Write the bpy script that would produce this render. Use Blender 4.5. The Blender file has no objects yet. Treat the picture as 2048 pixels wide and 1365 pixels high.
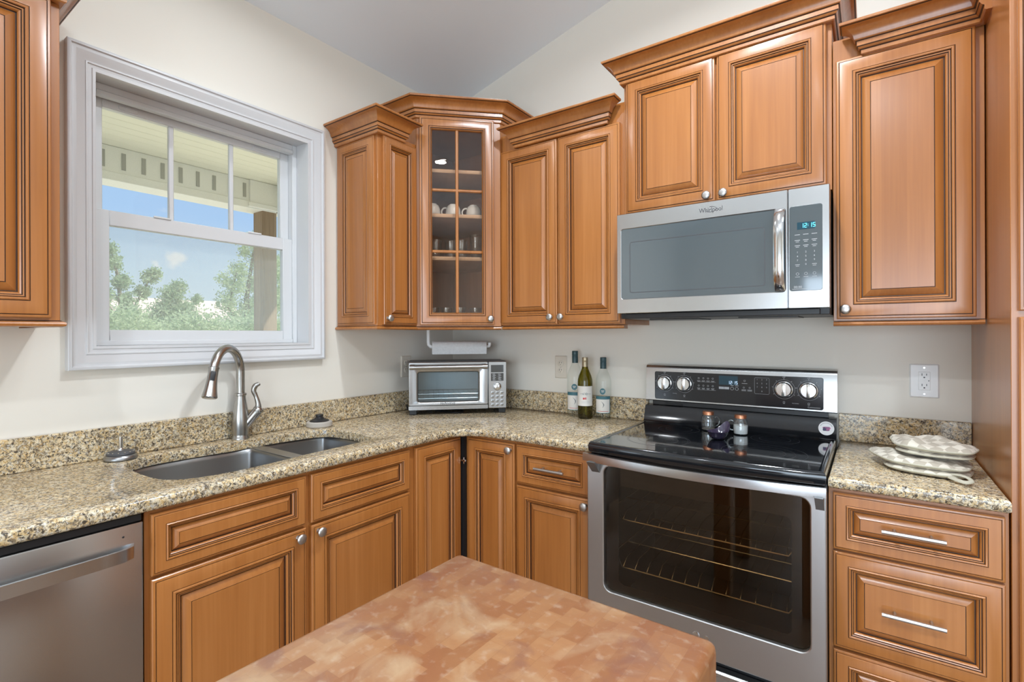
import bpy, bmesh, math, random
from math import pi, sin, cos, radians as R
from mathutils import Vector as V, Matrix as M4, noise as mnoise
random.seed(7)
scn = bpy.context.scene
COL = scn.collection

# ------------------------------------------------------------------ camera
cam_d = bpy.data.cameras.new('camera'); cam = bpy.data.objects.new('camera', cam_d); COL.objects.link(cam)
F_PX = 1008.83
cam_d.sensor_width = 36.0; cam_d.sensor_fit = 'HORIZONTAL'
cam_d.lens = F_PX / 2048 * 36.0
cam_d.shift_y = -12.75 / 2048
cam_d.clip_start = 0.02
_yw, _pt, _rl = R(35.4426), R(0.0254), R(-0.1987)
_f = V((-sin(_yw)*cos(_pt), cos(_yw)*cos(_pt), sin(_pt)))
_r = V((cos(_yw), sin(_yw), 0)); _u = _r.cross(_f)
_r2 = cos(_rl)*_r + sin(_rl)*_u; _u2 = -sin(_rl)*_r + cos(_rl)*_u
cam.matrix_world = M4(((_r2.x, _u2.x, -_f.x, 2.1559), (_r2.y, _u2.y, -_f.y, -2.3848), (_r2.z, _u2.z, -_f.z, 1.334), (0, 0, 0, 1)))
scn.camera = cam

# ------------------------------------------------------------------ world, sun, added daylight lamps, exposure
def nd(nt, typ, **kw):
    n = nt.nodes.new(typ)
    for k, v in kw.items():
        if k.startswith('i_'):
            n.inputs[k[2:].replace('_', ' ')].default_value = v
        else: setattr(n, k, v)
    return n
def ramp(nt, stops, interp='LINEAR'):
    n = nt.nodes.new('ShaderNodeValToRGB'); cr = n.color_ramp; cr.interpolation = interp
    while len(cr.elements) < len(stops): cr.elements.new(0.5)
    for e, (p, c) in zip(cr.elements, stops):
        e.position = p; e.color = (*c, 1) if len(c) == 3 else c
    return n
w = bpy.data.worlds.new('sky'); scn.world = w; w.use_nodes = True
nt = w.node_tree; nt.nodes.clear(); L = nt.links.new
tc = nd(nt, 'ShaderNodeTexCoord'); sp = nd(nt, 'ShaderNodeSeparateXYZ'); L(tc.outputs['Generated'], sp.inputs[0])
sky = ramp(nt, [(0.0, (.42, .44, .40)), (0.49, (.55, .62, .66)), (0.51, (.78, .90, 1.0)), (0.555, (.62, .80, 1.0)), (0.60, (.47, .68, 1.0)), (0.68, (.42, .62, .97)), (1.0, (.28, .50, .92))])
mr = nd(nt, 'ShaderNodeMapRange'); mr.inputs[1].default_value = -1; mr.inputs[2].default_value = 1
L(sp.outputs[2], mr.inputs[0]); L(mr.outputs[0], sky.inputs[0])
# scattered small clouds plus one puffy cloud
nz = nd(nt, 'ShaderNodeTexNoise'); nz.inputs['Scale'].default_value = 9; nz.inputs['Detail'].default_value = 5
mp = nd(nt, 'ShaderNodeMapping'); mp.inputs['Scale'].default_value = (1, 1, 2.4); mp.inputs['Location'].default_value = (.3, .1, .55)
L(tc.outputs['Generated'], mp.inputs[0]); L(mp.outputs[0], nz.inputs[0])
cr = ramp(nt, [(0.60, (0, 0, 0)), (0.75, (.7, .7, .7))]); L(nz.outputs[0], cr.inputs[0])
def puff(dirv, rad, amp):
    d = V(dirv).normalized()
    vm = nd(nt, 'ShaderNodeVectorMath', operation='DISTANCE'); vm.inputs[1].default_value = d
    n2 = nd(nt, 'ShaderNodeTexNoise'); n2.inputs['Scale'].default_value = 55; n2.inputs['Detail'].default_value = 6
    L(tc.outputs['Generated'], n2.inputs[0])
    ml = nd(nt, 'ShaderNodeMath', operation='MULTIPLY_ADD'); ml.inputs[1].default_value = amp; L(n2.outputs[0], ml.inputs[0])
    L(tc.outputs['Generated'], vm.inputs[0]); L(vm.outputs['Value'], ml.inputs[2])
    m = nd(nt, 'ShaderNodeMapRange'); m.inputs[1].default_value = rad + amp*.5; m.inputs[2].default_value = rad*.15 + amp*.5
    L(ml.outputs[0], m.inputs[0]); return m.outputs[0]
def mx(a, b):
    m = nd(nt, 'ShaderNodeMath', operation='MAXIMUM'); L(a, m.inputs[0]); L(b, m.inputs[1]); return m.outputs[0]
cl = mx(mx(cr.outputs[0], puff((-.9285, .3497, .1245), .015, .04)), puff((-.925, .360, .130), .013, .035))
cl = mx(cl, puff((-.936, .330, .114), .007, .03))
mixc = nd(nt, 'ShaderNodeMix', data_type='RGBA'); L(cl, mixc.inputs[0]); L(sky.outputs[0], mixc.inputs[6]); mixc.inputs[7].default_value = (.93, .95, 1, 1)
bg = nd(nt, 'ShaderNodeBackground'); bg.inputs[1].default_value = .88; L(mixc.outputs[2], bg.inputs[0])
wo = nd(nt, 'ShaderNodeOutputWorld'); L(bg.outputs[0], wo.inputs[0])
w.cycles.sampling_method = 'AUTOMATIC'

sun_d = bpy.data.lights.new('sun', 'SUN'); sun_d.energy = 9.8; sun_d.angle = R(1); sun_d.color = (1, .95, .86)
sun = bpy.data.objects.new('sun', sun_d); COL.objects.link(sun)
sun.rotation_euler = V((-.30, -.50, -.80)).to_track_quat('-Z', 'Y').to_euler()

def area(name, loc, aim, sx, sy, power, color, spread=180):
    d = bpy.data.lights.new(name, 'AREA'); d.shape = 'RECTANGLE'; d.size = sx; d.size_y = sy
    d.energy = power; d.color = color; d.spread = R(spread)
    o = bpy.data.objects.new(name, d); COL.objects.link(o); o.location = loc
    o.rotation_euler = V(aim).to_track_quat('-Z', 'Y').to_euler(); return o
# area lamps added at the unseen patio door and right-wall window to boost daylight
area('patio_fill', (2.95, -5.48, 1.08), (0, 1, .10), 2.9, 2.0, 106, (.76, .91, 1.06))
area('side_fill', (5.46, -2.9, 1.45), (-1, 0, 0), 1.9, 1.5, 14, (.70, .88, 1.06))
LAMP_POWER = 32.0

vs = scn.view_settings
vs.view_transform = 'Standard'; vs.look = 'None'; vs.gamma = 1.0; vs.use_curve_mapping = False; vs.exposure = 0.15
scn.cycles.max_bounces = 10; scn.cycles.diffuse_bounces = 5; scn.cycles.glossy_bounces = 5
scn.cycles.transparent_max_bounces = 24; scn.cycles.transmission_bounces = 8
scn.cycles.caustics_reflective = False; scn.cycles.caustics_refractive = False
scn.cycles.sample_clamp_indirect = 6.0
scn.cycles.use_denoising = True

# ------------------------------------------------------------------ materials
MATS = {}
def newmat(name):
    m = bpy.data.materials.new(name); m.use_nodes = True; n = m.node_tree; n.nodes.clear()
    out = n.nodes.new('ShaderNodeOutputMaterial'); MATS[name] = m; return m, n, out
def bump(n, src, strength, dist=.002):
    b = nd(n, 'ShaderNodeBump'); b.inputs['Strength'].default_value = strength; b.inputs['Distance'].default_value = dist
    n.links.new(src, b.inputs['Height']); return b.outputs[0]
def plain(name, col, rough=.5, metal=0.0, coat=0.0, spec=.5, noise=None, emit=None):
    m, n, out = newmat(name); p = nd(n, 'ShaderNodeBsdfPrincipled')
    p.inputs['Base Color'].default_value = (*col, 1); p.inputs['Roughness'].default_value = rough
    p.inputs['Metallic'].default_value = metal; p.inputs['Coat Weight'].default_value = coat; p.inputs['Coat Roughness'].default_value = .08
    p.inputs['Specular IOR Level'].default_value = spec
    if noise:
        sc_, amt = noise; t = nd(n, 'ShaderNodeTexCoord'); z = nd(n, 'ShaderNodeTexNoise'); z.inputs['Scale'].default_value = sc_; z.inputs['Detail'].default_value = 4
        n.links.new(t.outputs['Object'], z.inputs[0]); n.links.new(bump(n, z.outputs[0], amt), p.inputs['Normal'])
        r_ = ramp(n, [(.3, tuple(c*.94 for c in col)), (.7, tuple(min(1, c*1.04) for c in col))]); n.links.new(z.outputs[0], r_.inputs[0]); n.links.new(r_.outputs[0], p.inputs['Base Color'])
    if emit:
        p.inputs['Emission Color'].default_value = (*emit[0], 1); p.inputs['Emission Strength'].default_value = emit[1]
    n.links.new(p.outputs[0], out.inputs[0]); return m
def wood(name, c0, c1, c2, scale=(9, 9, .9), rough=.34, coat=.25, seed=0.0, detail=1.0):
    m, n, out = newmat(name); p = nd(n, 'ShaderNodeBsdfPrincipled'); lk = n.links.new
    t = nd(n, 'ShaderNodeTexCoord'); oi = nd(n, 'ShaderNodeObjectInfo'); ad = nd(n, 'ShaderNodeVectorMath', operation='ADD')
    sc2 = nd(n, 'ShaderNodeVectorMath', operation='SCALE'); sc2.inputs['Scale'].default_value = 7.3
    cmb = nd(n, 'ShaderNodeCombineXYZ'); lk(oi.outputs['Random'], cmb.inputs[0]); lk(oi.outputs['Random'], cmb.inputs[2]); lk(cmb.outputs[0], sc2.inputs[0])
    lk(t.outputs['Object'], ad.inputs[0]); lk(sc2.outputs[0], ad.inputs[1])
    mp = nd(n, 'ShaderNodeMapping'); mp.inputs['Scale'].default_value = scale; lk(ad.outputs[0], mp.inputs[0])
    a = nd(n, 'ShaderNodeTexNoise'); a.inputs['Scale'].default_value = 1.0; a.inputs['Detail'].default_value = 5; a.inputs['Distortion'].default_value = .6; lk(mp.outputs[0], a.inputs[0])
    mp2 = nd(n, 'ShaderNodeMapping'); mp2.inputs['Scale'].default_value = tuple(s*k for s, k in zip(scale, (11, 11, 3))); lk(ad.outputs[0], mp2.inputs[0])
    b = nd(n, 'ShaderNodeTexNoise'); b.inputs['Scale'].default_value = 1.0; b.inputs['Detail'].default_value = 3; lk(mp2.outputs[0], b.inputs[0])
    mxx = nd(n, 'ShaderNodeMix', data_type='FLOAT'); mxx.inputs[0].default_value = .28*detail; lk(a.outputs[0], mxx.inputs[2]); lk(b.outputs[0], mxx.inputs[3])
    sx_ = nd(n, 'ShaderNodeSeparateXYZ'); lk(ad.outputs[0], sx_.inputs[0]); sm = nd(n, 'ShaderNodeMath', operation='ADD'); lk(sx_.outputs[0], sm.inputs[0]); lk(sx_.outputs[1], sm.inputs[1])
    fl = nd(n, 'ShaderNodeMath', operation='MULTIPLY'); fl.inputs[1].default_value = 15; lk(sm.outputs[0], fl.inputs[0]); f2 = nd(n, 'ShaderNodeMath', operation='FLOOR'); lk(fl.outputs[0], f2.inputs[0])
    wn_ = nd(n, 'ShaderNodeTexWhiteNoise', noise_dimensions='1D'); lk(f2.outputs[0], wn_.inputs['W'])
    ma = nd(n, 'ShaderNodeMath', operation='MULTIPLY_ADD'); ma.inputs[1].default_value = .16; lk(wn_.outputs[0], ma.inputs[0]); sb = nd(n, 'ShaderNodeMath', operation='SUBTRACT'); sb.inputs[1].default_value = .08; lk(mxx.outputs[0], sb.inputs[0]); lk(sb.outputs[0], ma.inputs[2])
    r_ = ramp(n, [(.28, c0), (.5, c1), (.72, c2)]); lk(ma.outputs[0], r_.inputs[0]); lk(r_.outputs[0], p.inputs['Base Color'])
    p.inputs['Roughness'].default_value = rough; p.inputs['Coat Weight'].default_value = coat; p.inputs['Coat Roughness'].default_value = .22
    lk(bump(n, b.outputs[0], .06, .001), p.inputs['Normal']); lk(p.outputs[0], out.inputs[0]); return m
def glass(name, tint, ior=1.45, rough=0.0, boost=0.0, edge=None, haze=None):
    m, n, out = newmat(name); lk = n.links.new
    tr = nd(n, 'ShaderNodeBsdfTransparent'); tr.inputs[0].default_value = (*tint, 1)
    gl = nd(n, 'ShaderNodeBsdfGlossy'); gl.inputs['Roughness'].default_value = rough; gl.inputs[0].default_value = (1, 1, 1, 1)
    f0 = ((ior-1)/(ior+1))**2; lwf = nd(n, 'ShaderNodeLayerWeight'); lwf.inputs[0].default_value = .5
    pw = nd(n, 'ShaderNodeMath', operation='POWER'); pw.inputs[1].default_value = 5; lk(lwf.outputs['Facing'], pw.inputs[0])
    fr = nd(n, 'ShaderNodeMath', operation='MULTIPLY_ADD'); fr.inputs[1].default_value = 1-f0; fr.inputs[2].default_value = f0; lk(pw.outputs[0], fr.inputs[0])
    base = tr.outputs[0]
    if edge:
        lw = nd(n, 'ShaderNodeLayerWeight'); lw.inputs[0].default_value = .22
        c = nd(n, 'ShaderNodeMix', data_type='RGBA'); c.inputs[6].default_value = (*tint, 1); c.inputs[7].default_value = (*edge, 1); lk(lw.outputs['Facing'], c.inputs[0]); lk(c.outputs[2], tr.inputs[0])
    if haze:
        df = nd(n, 'ShaderNodeBsdfTranslucent'); df.inputs[0].default_value = (*haze[0], 1); d2 = nd(n, 'ShaderNodeBsdfDiffuse'); d2.inputs[0].default_value = (*haze[0], 1)
        aa = nd(n, 'ShaderNodeMixShader'); aa.inputs[0].default_value = .5; lk(df.outputs[0], aa.inputs[1]); lk(d2.outputs[0], aa.inputs[2])
        hm = nd(n, 'ShaderNodeMixShader'); hm.inputs[0].default_value = haze[1]; lk(base, hm.inputs[1]); lk(aa.outputs[0], hm.inputs[2]); base = hm.outputs[0]
    ms = nd(n, 'ShaderNodeMixShader'); lk(base, ms.inputs[1]); lk(gl.outputs[0], ms.inputs[2])
    if boost:
        ad = nd(n, 'ShaderNodeMath', operation='ADD'); ad.use_clamp = True; ad.inputs[1].default_value = boost; lk(fr.outputs[0], ad.inputs[0]); lk(ad.outputs[0], ms.inputs[0])
    else: lk(fr.outputs[0], ms.inputs[0])
    lk(ms.outputs[0], out.inputs[0]); return m
def granite(name):
    m, n, out = newmat(name); p = nd(n, 'ShaderNodeBsdfPrincipled'); lk = n.links.new
    t = nd(n, 'ShaderNodeTexCoord'); co = t.outputs['Object']
    def no(scale, det=4, dis=0, off=0, rough=.6):
        z = nd(n, 'ShaderNodeTexNoise'); z.inputs['Scale'].default_value = scale; z.inputs['Detail'].default_value = det; z.inputs['Distortion'].default_value = dis; z.inputs['Roughness'].default_value = rough
        mm = nd(n, 'ShaderNodeMapping'); mm.inputs['Location'].default_value = (off, off*1.7, off*.6); lk(co, mm.inputs[0]); lk(mm.outputs[0], z.inputs[0])
        return z.outputs[0]
    def mixc(fac, a, b):
        x = nd(n, 'ShaderNodeMix', data_type='RGBA'); lk(fac, x.inputs[0])
        for s, v_ in ((6, a), (7, b)):
            if isinstance(v_, tuple): x.inputs[s].default_value = (*v_, 1)
            else: lk(v_, x.inputs[s])
        return x.outputs[2]
    def th(src, lo, hi, mxv=1.0):
        r_ = nd(n, 'ShaderNodeMapRange'); r_.inputs[1].default_value = lo; r_.inputs[2].default_value = hi; r_.inputs[4].default_value = mxv; lk(src, r_.inputs[0]); return r_.outputs[0]
    b0 = ramp(n, [(.36, (.45, .28, .115)), (.44, (.64, .45, .21)), (.50, (.76, .59, .34)), (.56, (.80, .68, .47)), (.64, (.76, .69, .54))]); lk(no(62, 7, .9, .3, .68), b0.inputs[0])
    c = b0.outputs[0]
    c = mixc(th(no(26, 5, .8, 3.1), .46, .60, .6), c, (.47, .325, .15))
    c = mixc(th(no(95, 5, .7, 6.3), .51, .60, .75), c, (.50, .435, .31))
    c = mixc(th(no(80, 6, 1.0, 14.2, .7), .515, .56, .9), c, (.185, .14, .095))
    c = mixc(th(no(125, 6, .9, 21.7, .7), .535, .565, .95), c, (.045, .035, .028))
    c = mixc(th(no(150, 3, .4, 30.2), .56, .62, .7), c, (.64, .60, .52))
    lk(c, p.inputs['Base Color']); p.inputs['Roughness'].default_value = .15; p.inputs['Specular IOR Level'].default_value = .55
    lk(p.outputs[0], out.inputs[0]); return m
def butcher(name):
    m, n, out = newmat(name); p = nd(n, 'ShaderNodeBsdfPrincipled'); lk = n.links.new
    t = nd(n, 'ShaderNodeTexCoord'); co = t.outputs['Object']
    mp = nd(n, 'ShaderNodeMapping'); mp.inputs['Rotation'].default_value = (0, 0, R(90)); lk(co, mp.inputs[0])
    br = nd(n, 'ShaderNodeTexBrick'); lk(mp.outputs[0], br.inputs[0]); br.inputs['Scale'].default_value = 1; br.inputs['Mortar Size'].default_value = 0.0003
    br.inputs['Brick Width'].default_value = .048; br.inputs['Row Height'].default_value = .026; br.offset = .37; br.offset_frequency = 2
    br.inputs['Color1'].default_value = (.235, .090, .032, 1); br.inputs['Color2'].default_value = (.34, .17, .073, 1); br.inputs['Mortar'].default_value = (.215, .093, .034, 1); br.inputs['Mortar Smooth'].default_value = .8
    def no(scale, det, dis, off):
        mm = nd(n, 'ShaderNodeMapping'); mm.inputs['Location'].default_value = (off, off*.7, 0); lk(co, mm.inputs[0])
        z = nd(n, 'ShaderNodeTexNoise'); z.inputs['Scale'].default_value = scale; z.inputs['Detail'].default_value = det; z.inputs['Distortion'].default_value = dis; lk(mm.outputs[0], z.inputs[0]); return z.outputs[0]
    def th(src, lo, hi, mxv):
        r_ = nd(n, 'ShaderNodeMapRange'); r_.inputs[1].default_value = lo; r_.inputs[2].default_value = hi; r_.inputs[4].default_value = mxv; lk(src, r_.inputs[0]); return r_.outputs[0]
    def mixc(fac, a, b):
        x = nd(n, 'ShaderNodeMix', data_type='RGBA'); lk(fac, x.inputs[0]); lk(a, x.inputs[6]); x.inputs[7].default_value = (*b, 1); return x.outputs[2]
    c = br.outputs['Color']
    c = mixc(th(no(7, 7, .8, 2.3), .46, .64, .6), c, (.23, .077, .03))
    c = mixc(th(no(9, 8, .9, 8.1), .52, .70, .8), c, (.42, .285, .165))
    c = mixc(th(no(14, 8, .6, 4.4), .59, .72, .45), c, (.15, .06, .05))
    c = mixc(th(no(70, 6, .3, 9.4), .56, .74, .4), c, (.46, .345, .245))
    lk(c, p.inputs['Base Color']); p.inputs['Roughness'].default_value = .40; p.inputs['Coat Weight'].default_value = .5; p.inputs['Coat Roughness'].default_value = .28
    lk(bump(n, no(40, 5, .3, 1.1), .12, .002), p.inputs['Normal']); lk(p.outputs[0], out.inputs[0]); return m
def planks(name):
    m, n, out = newmat(name); p = nd(n, 'ShaderNodeBsdfPrincipled'); lk = n.links.new
    t = nd(n, 'ShaderNodeTexCoord'); br = nd(n, 'ShaderNodeTexBrick'); lk(t.outputs['Object'], br.inputs[0]); br.inputs['Scale'].default_value = 1
    br.inputs['Brick Width'].default_value = 1.1; br.inputs['Row Height'].default_value = .09; br.inputs['Mortar Size'].default_value = .0015
    br.inputs['Color1'].default_value = (.20, .13, .085, 1); br.inputs['Color2'].default_value = (.26, .18, .125, 1); br.inputs['Mortar'].default_value = (.12, .05, .02, 1)
    lk(br.outputs['Color'], p.inputs['Base Color']); p.inputs['Roughness'].default_value = .32; lk(p.outputs[0], out.inputs[0]); return m
def checks(name):
    m, n, out = newmat(name); p = nd(n, 'ShaderNodeBsdfPrincipled'); lk = n.links.new
    t = nd(n, 'ShaderNodeTexCoord'); mp = nd(n, 'ShaderNodeMapping'); mp.inputs['Rotation'].default_value = (0, 0, R(28)); lk(t.outputs['Object'], mp.inputs[0])
    ch = nd(n, 'ShaderNodeTexChecker'); ch.inputs['Scale'].default_value = 40; ch.inputs[1].default_value = (.68, .63, .53, 1); ch.inputs[2].default_value = (.45, .40, .32, 1)
    fl = nd(n, 'ShaderNodeVectorMath', operation='MULTIPLY'); fl.inputs[1].default_value = (1, 1, 0); lk(mp.outputs[0], fl.inputs[0]); 
    of = nd(n, 'ShaderNodeVectorMath', operation='ADD'); of.inputs[1].default_value = (0, 0, .005); lk(fl.outputs[0], of.inputs[0]); lk(of.outputs[0], ch.inputs[0])
    wv = nd(n, 'ShaderNodeTexNoise'); wv.inputs['Scale'].default_value = 700; lk(t.outputs['Object'], wv.inputs[0])
    lk(ch.outputs[0], p.inputs['Base Color']); p.inputs['Roughness'].default_value = .9; p.inputs['Sheen Weight'].default_value = .2
    lk(bump(n, wv.outputs[0], .5, .0012), p.inputs['Normal']); lk(p.outputs[0], out.inputs[0]); return m
def leafmat(name, c0, c1):
    m, n, out = newmat(name); lk = n.links.new; t = nd(n, 'ShaderNodeTexCoord'); z = nd(n, 'ShaderNodeTexNoise'); z.inputs['Scale'].default_value = 5; lk(t.outputs['Object'], z.inputs[0])
    r_ = ramp(n, [(.35, c0), (.65, c1)]); lk(z.outputs[0], r_.inputs[0])
    d = nd(n, 'ShaderNodeBsdfDiffuse'); tr = nd(n, 'ShaderNodeBsdfTranslucent'); ms = nd(n, 'ShaderNodeMixShader'); ms.inputs[0].default_value = .45
    lk(r_.outputs[0], d.inputs[0]); lk(r_.outputs[0], tr.inputs[0]); lk(d.outputs[0], ms.inputs[1]); lk(tr.outputs[0], ms.inputs[2]); lk(ms.outputs[0], out.inputs[0]); return m

MAPLE = wood('maple_stain', (.335, .115, .023), (.405, .146, .032), (.48, .189, .049), coat=.7, detail=1.4)
GLAZE = plain('dark_glaze', (.055, .022, .010), .45)
MAPLE_IN = wood('maple_interior', (.52, .32, .18), (.58, .37, .22), (.64, .42, .26), rough=.5, coat=0)
TOEK = plain('toe_kick', (.05, .02, .01), .6)
PAINT = plain('wall_paint', (.80, .757, .675), .6)
CEILP = plain('ceiling_paint', (.84, .905, .96), .7)
TRIM = plain('white_trim', (.63, .63, .635), .35)
VINYL = plain('white_vinyl', (.68, .685, .69), .3)
GRAN = granite('granite'); BLOCK = butcher('end_grain'); FLOOR = planks('floor_planks')
BLOCKSIDE = wood('block_side', (.50, .25, .08), (.60, .32, .12), (.66, .40, .18), scale=(30, 30, 2), rough=.45, coat=.1)
STEEL = plain('brushed_steel', (.54, .54, .54), .27, 1.0); STEELV = plain('door_steel', (.54, .54, .54), .30, 1.0); STEELT = plain('toaster_steel', (.40, .39, .38), .27, 1.0); STEELD = plain('sink_steel', (.36, .36, .36), .33, 1.0)
NICKEL = plain('brushed_nickel', (.44, .425, .40), .27, 1.0); CHROME = plain('chrome', (.72, .72, .72), .14, 1.0)
PEWTER = plain('satin_nickel', (.52, .50, .48), .36, 1.0)
BLKGL = plain('black_glass', (.006, .007, .009), .03, coat=1.0, spec=.6); BLKEN = plain('black_enamel', (.010, .011, .013), .10, coat=.6)
BLK = plain('black_plastic', (.014, .014, .015), .4); DKGREY = plain('dark_grey', (.07, .07, .075), .45); PANELG = plain('panel_glass', (.018, .019, .022), .12, spec=.5)
MARK = plain('grey_marking', (.45, .46, .47), .5); MARKDIM = plain('dim_marking', (.035, .035, .038), .3); WHITEP = plain('white_plastic', (.86, .86, .85), .35); IVORY = plain('ivory_plastic', (.70, .64, .55), .35)
MWGL = plain('microwave_glass', (.075, .095, .105), .06, coat=1.0, spec=.8); CAV = plain('oven_cavity', (.045, .034, .024), .5)
LED = plain('led_cyan', (.05, .5, .6), .4, emit=((.15, .75, 1.0), 1.6)); LEDW = plain('led_white', (.5, .6, .7), .4, emit=((.55, .75, .95), .8)); LEDBG = plain('display_dark', (.018, .06, .085), .15)
PANE = glass('window_glass', (.95, .97, .96), 1.25); SCREEN = glass('insect_screen_haze', (1, 1, 1), 1.01, haze=((.92, .93, .92), .20))
CABGL = glass('cabinet_glass', (.96, .92, .88), 1.5); OVENGL = glass('oven_glass', (.76, .69, .60), 1.45); TOASTGL = glass('toaster_glass', (.80, .86, .88), 1.5, boost=.02)
CLEAR = glass('clear_glass', (.995, 1.0, .995), 1.3, edge=(.80, .85, .83)); JARGL = glass('jar_glass', (.90, .93, .93), 1.5, boost=.07, haze=((.75, .80, .80), .07)); OLIVE = glass('olive_glass', (.50, .46, .07), 1.5, edge=(.10, .09, .015)); TUMB = glass('tumbler_glass', (.95, .96, .96), 1.5, boost=.04, edge=(.75, .75, .75))
TEAL = plain('teal_cap', (.030, .068, .078), .4); TEALL = plain('teal_print', (.05, .15, .18), .5); GOLD = plain('champagne_foil', (.44, .36, .24), .35, .7); LABEL = plain('label_paper', (.74, .71, .66), .6)
COPPER = plain('copper_lid', (.62, .27, .15), .3, .9); SALT = plain('salt', (.85, .85, .84), .9); PURPLE = plain('dark_purple_ceramic', (.035, .028, .055), .22, coat=.5)
PAPER = plain('paper_towel', (.84, .84, .83), .95, noise=(90, .5)); REDP = plain('red_print', (.55, .05, .05), .6); INK = plain('dark_print', (.06, .07, .06), .6)
CHECK = checks('check_cotton'); LINING = plain('mitt_lining', (.50, .47, .37), .9, noise=(400, .4)); MUGM = plain('mug_china', (.78, .76, .72), .25)
BRIS = plain('bristles', (.46, .42, .37), .9); STKW = plain('sticker_white', (.85, .85, .85), .5); STKP = plain('sticker_pink', (.60, .16, .34), .5); STKN = plain('sticker_navy', (.05, .05, .12), .5)
PORCH = plain('porch_vinyl', (.80, .78, .66), .6); FASC = plain('porch_fascia', (.86, .86, .83), .8, noise=(220, .4)); POST = wood('post_wood', (.20, .14, .09), (.30, .22, .15), (.40, .31, .22), scale=(14, 14, 1.2), rough=.8, coat=0, detail=2)
GRASS = plain('dry_grass', (.46, .43, .33), .9, noise=(3, .3)); LEAF = leafmat('leaf', (.38, .50, .30), (.55, .64, .44)); LEAF2 = leafmat('leaf_dark', (.28, .40, .24), (.46, .56, .38)); BARK = plain('bark', (.18, .14, .10), .9)
STRIPG = plain('strip_grey', (.40, .40, .37), .8); ROOF = plain('roof_shingle', (.50, .42, .37), .9, noise=(14, .4)); SIDING = plain('siding', (.80, .80, .78), .7); EMITL = plain('lamp_diffuser', (.9, .9, .9), .5, emit=((1, .98, .95), 14))
WIRE = plain('rack_wire', (.75, .62, .42), .25, 1.0); WIREG = plain('wire_grey', (.7, .7, .7), .25, 1.0)

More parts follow.
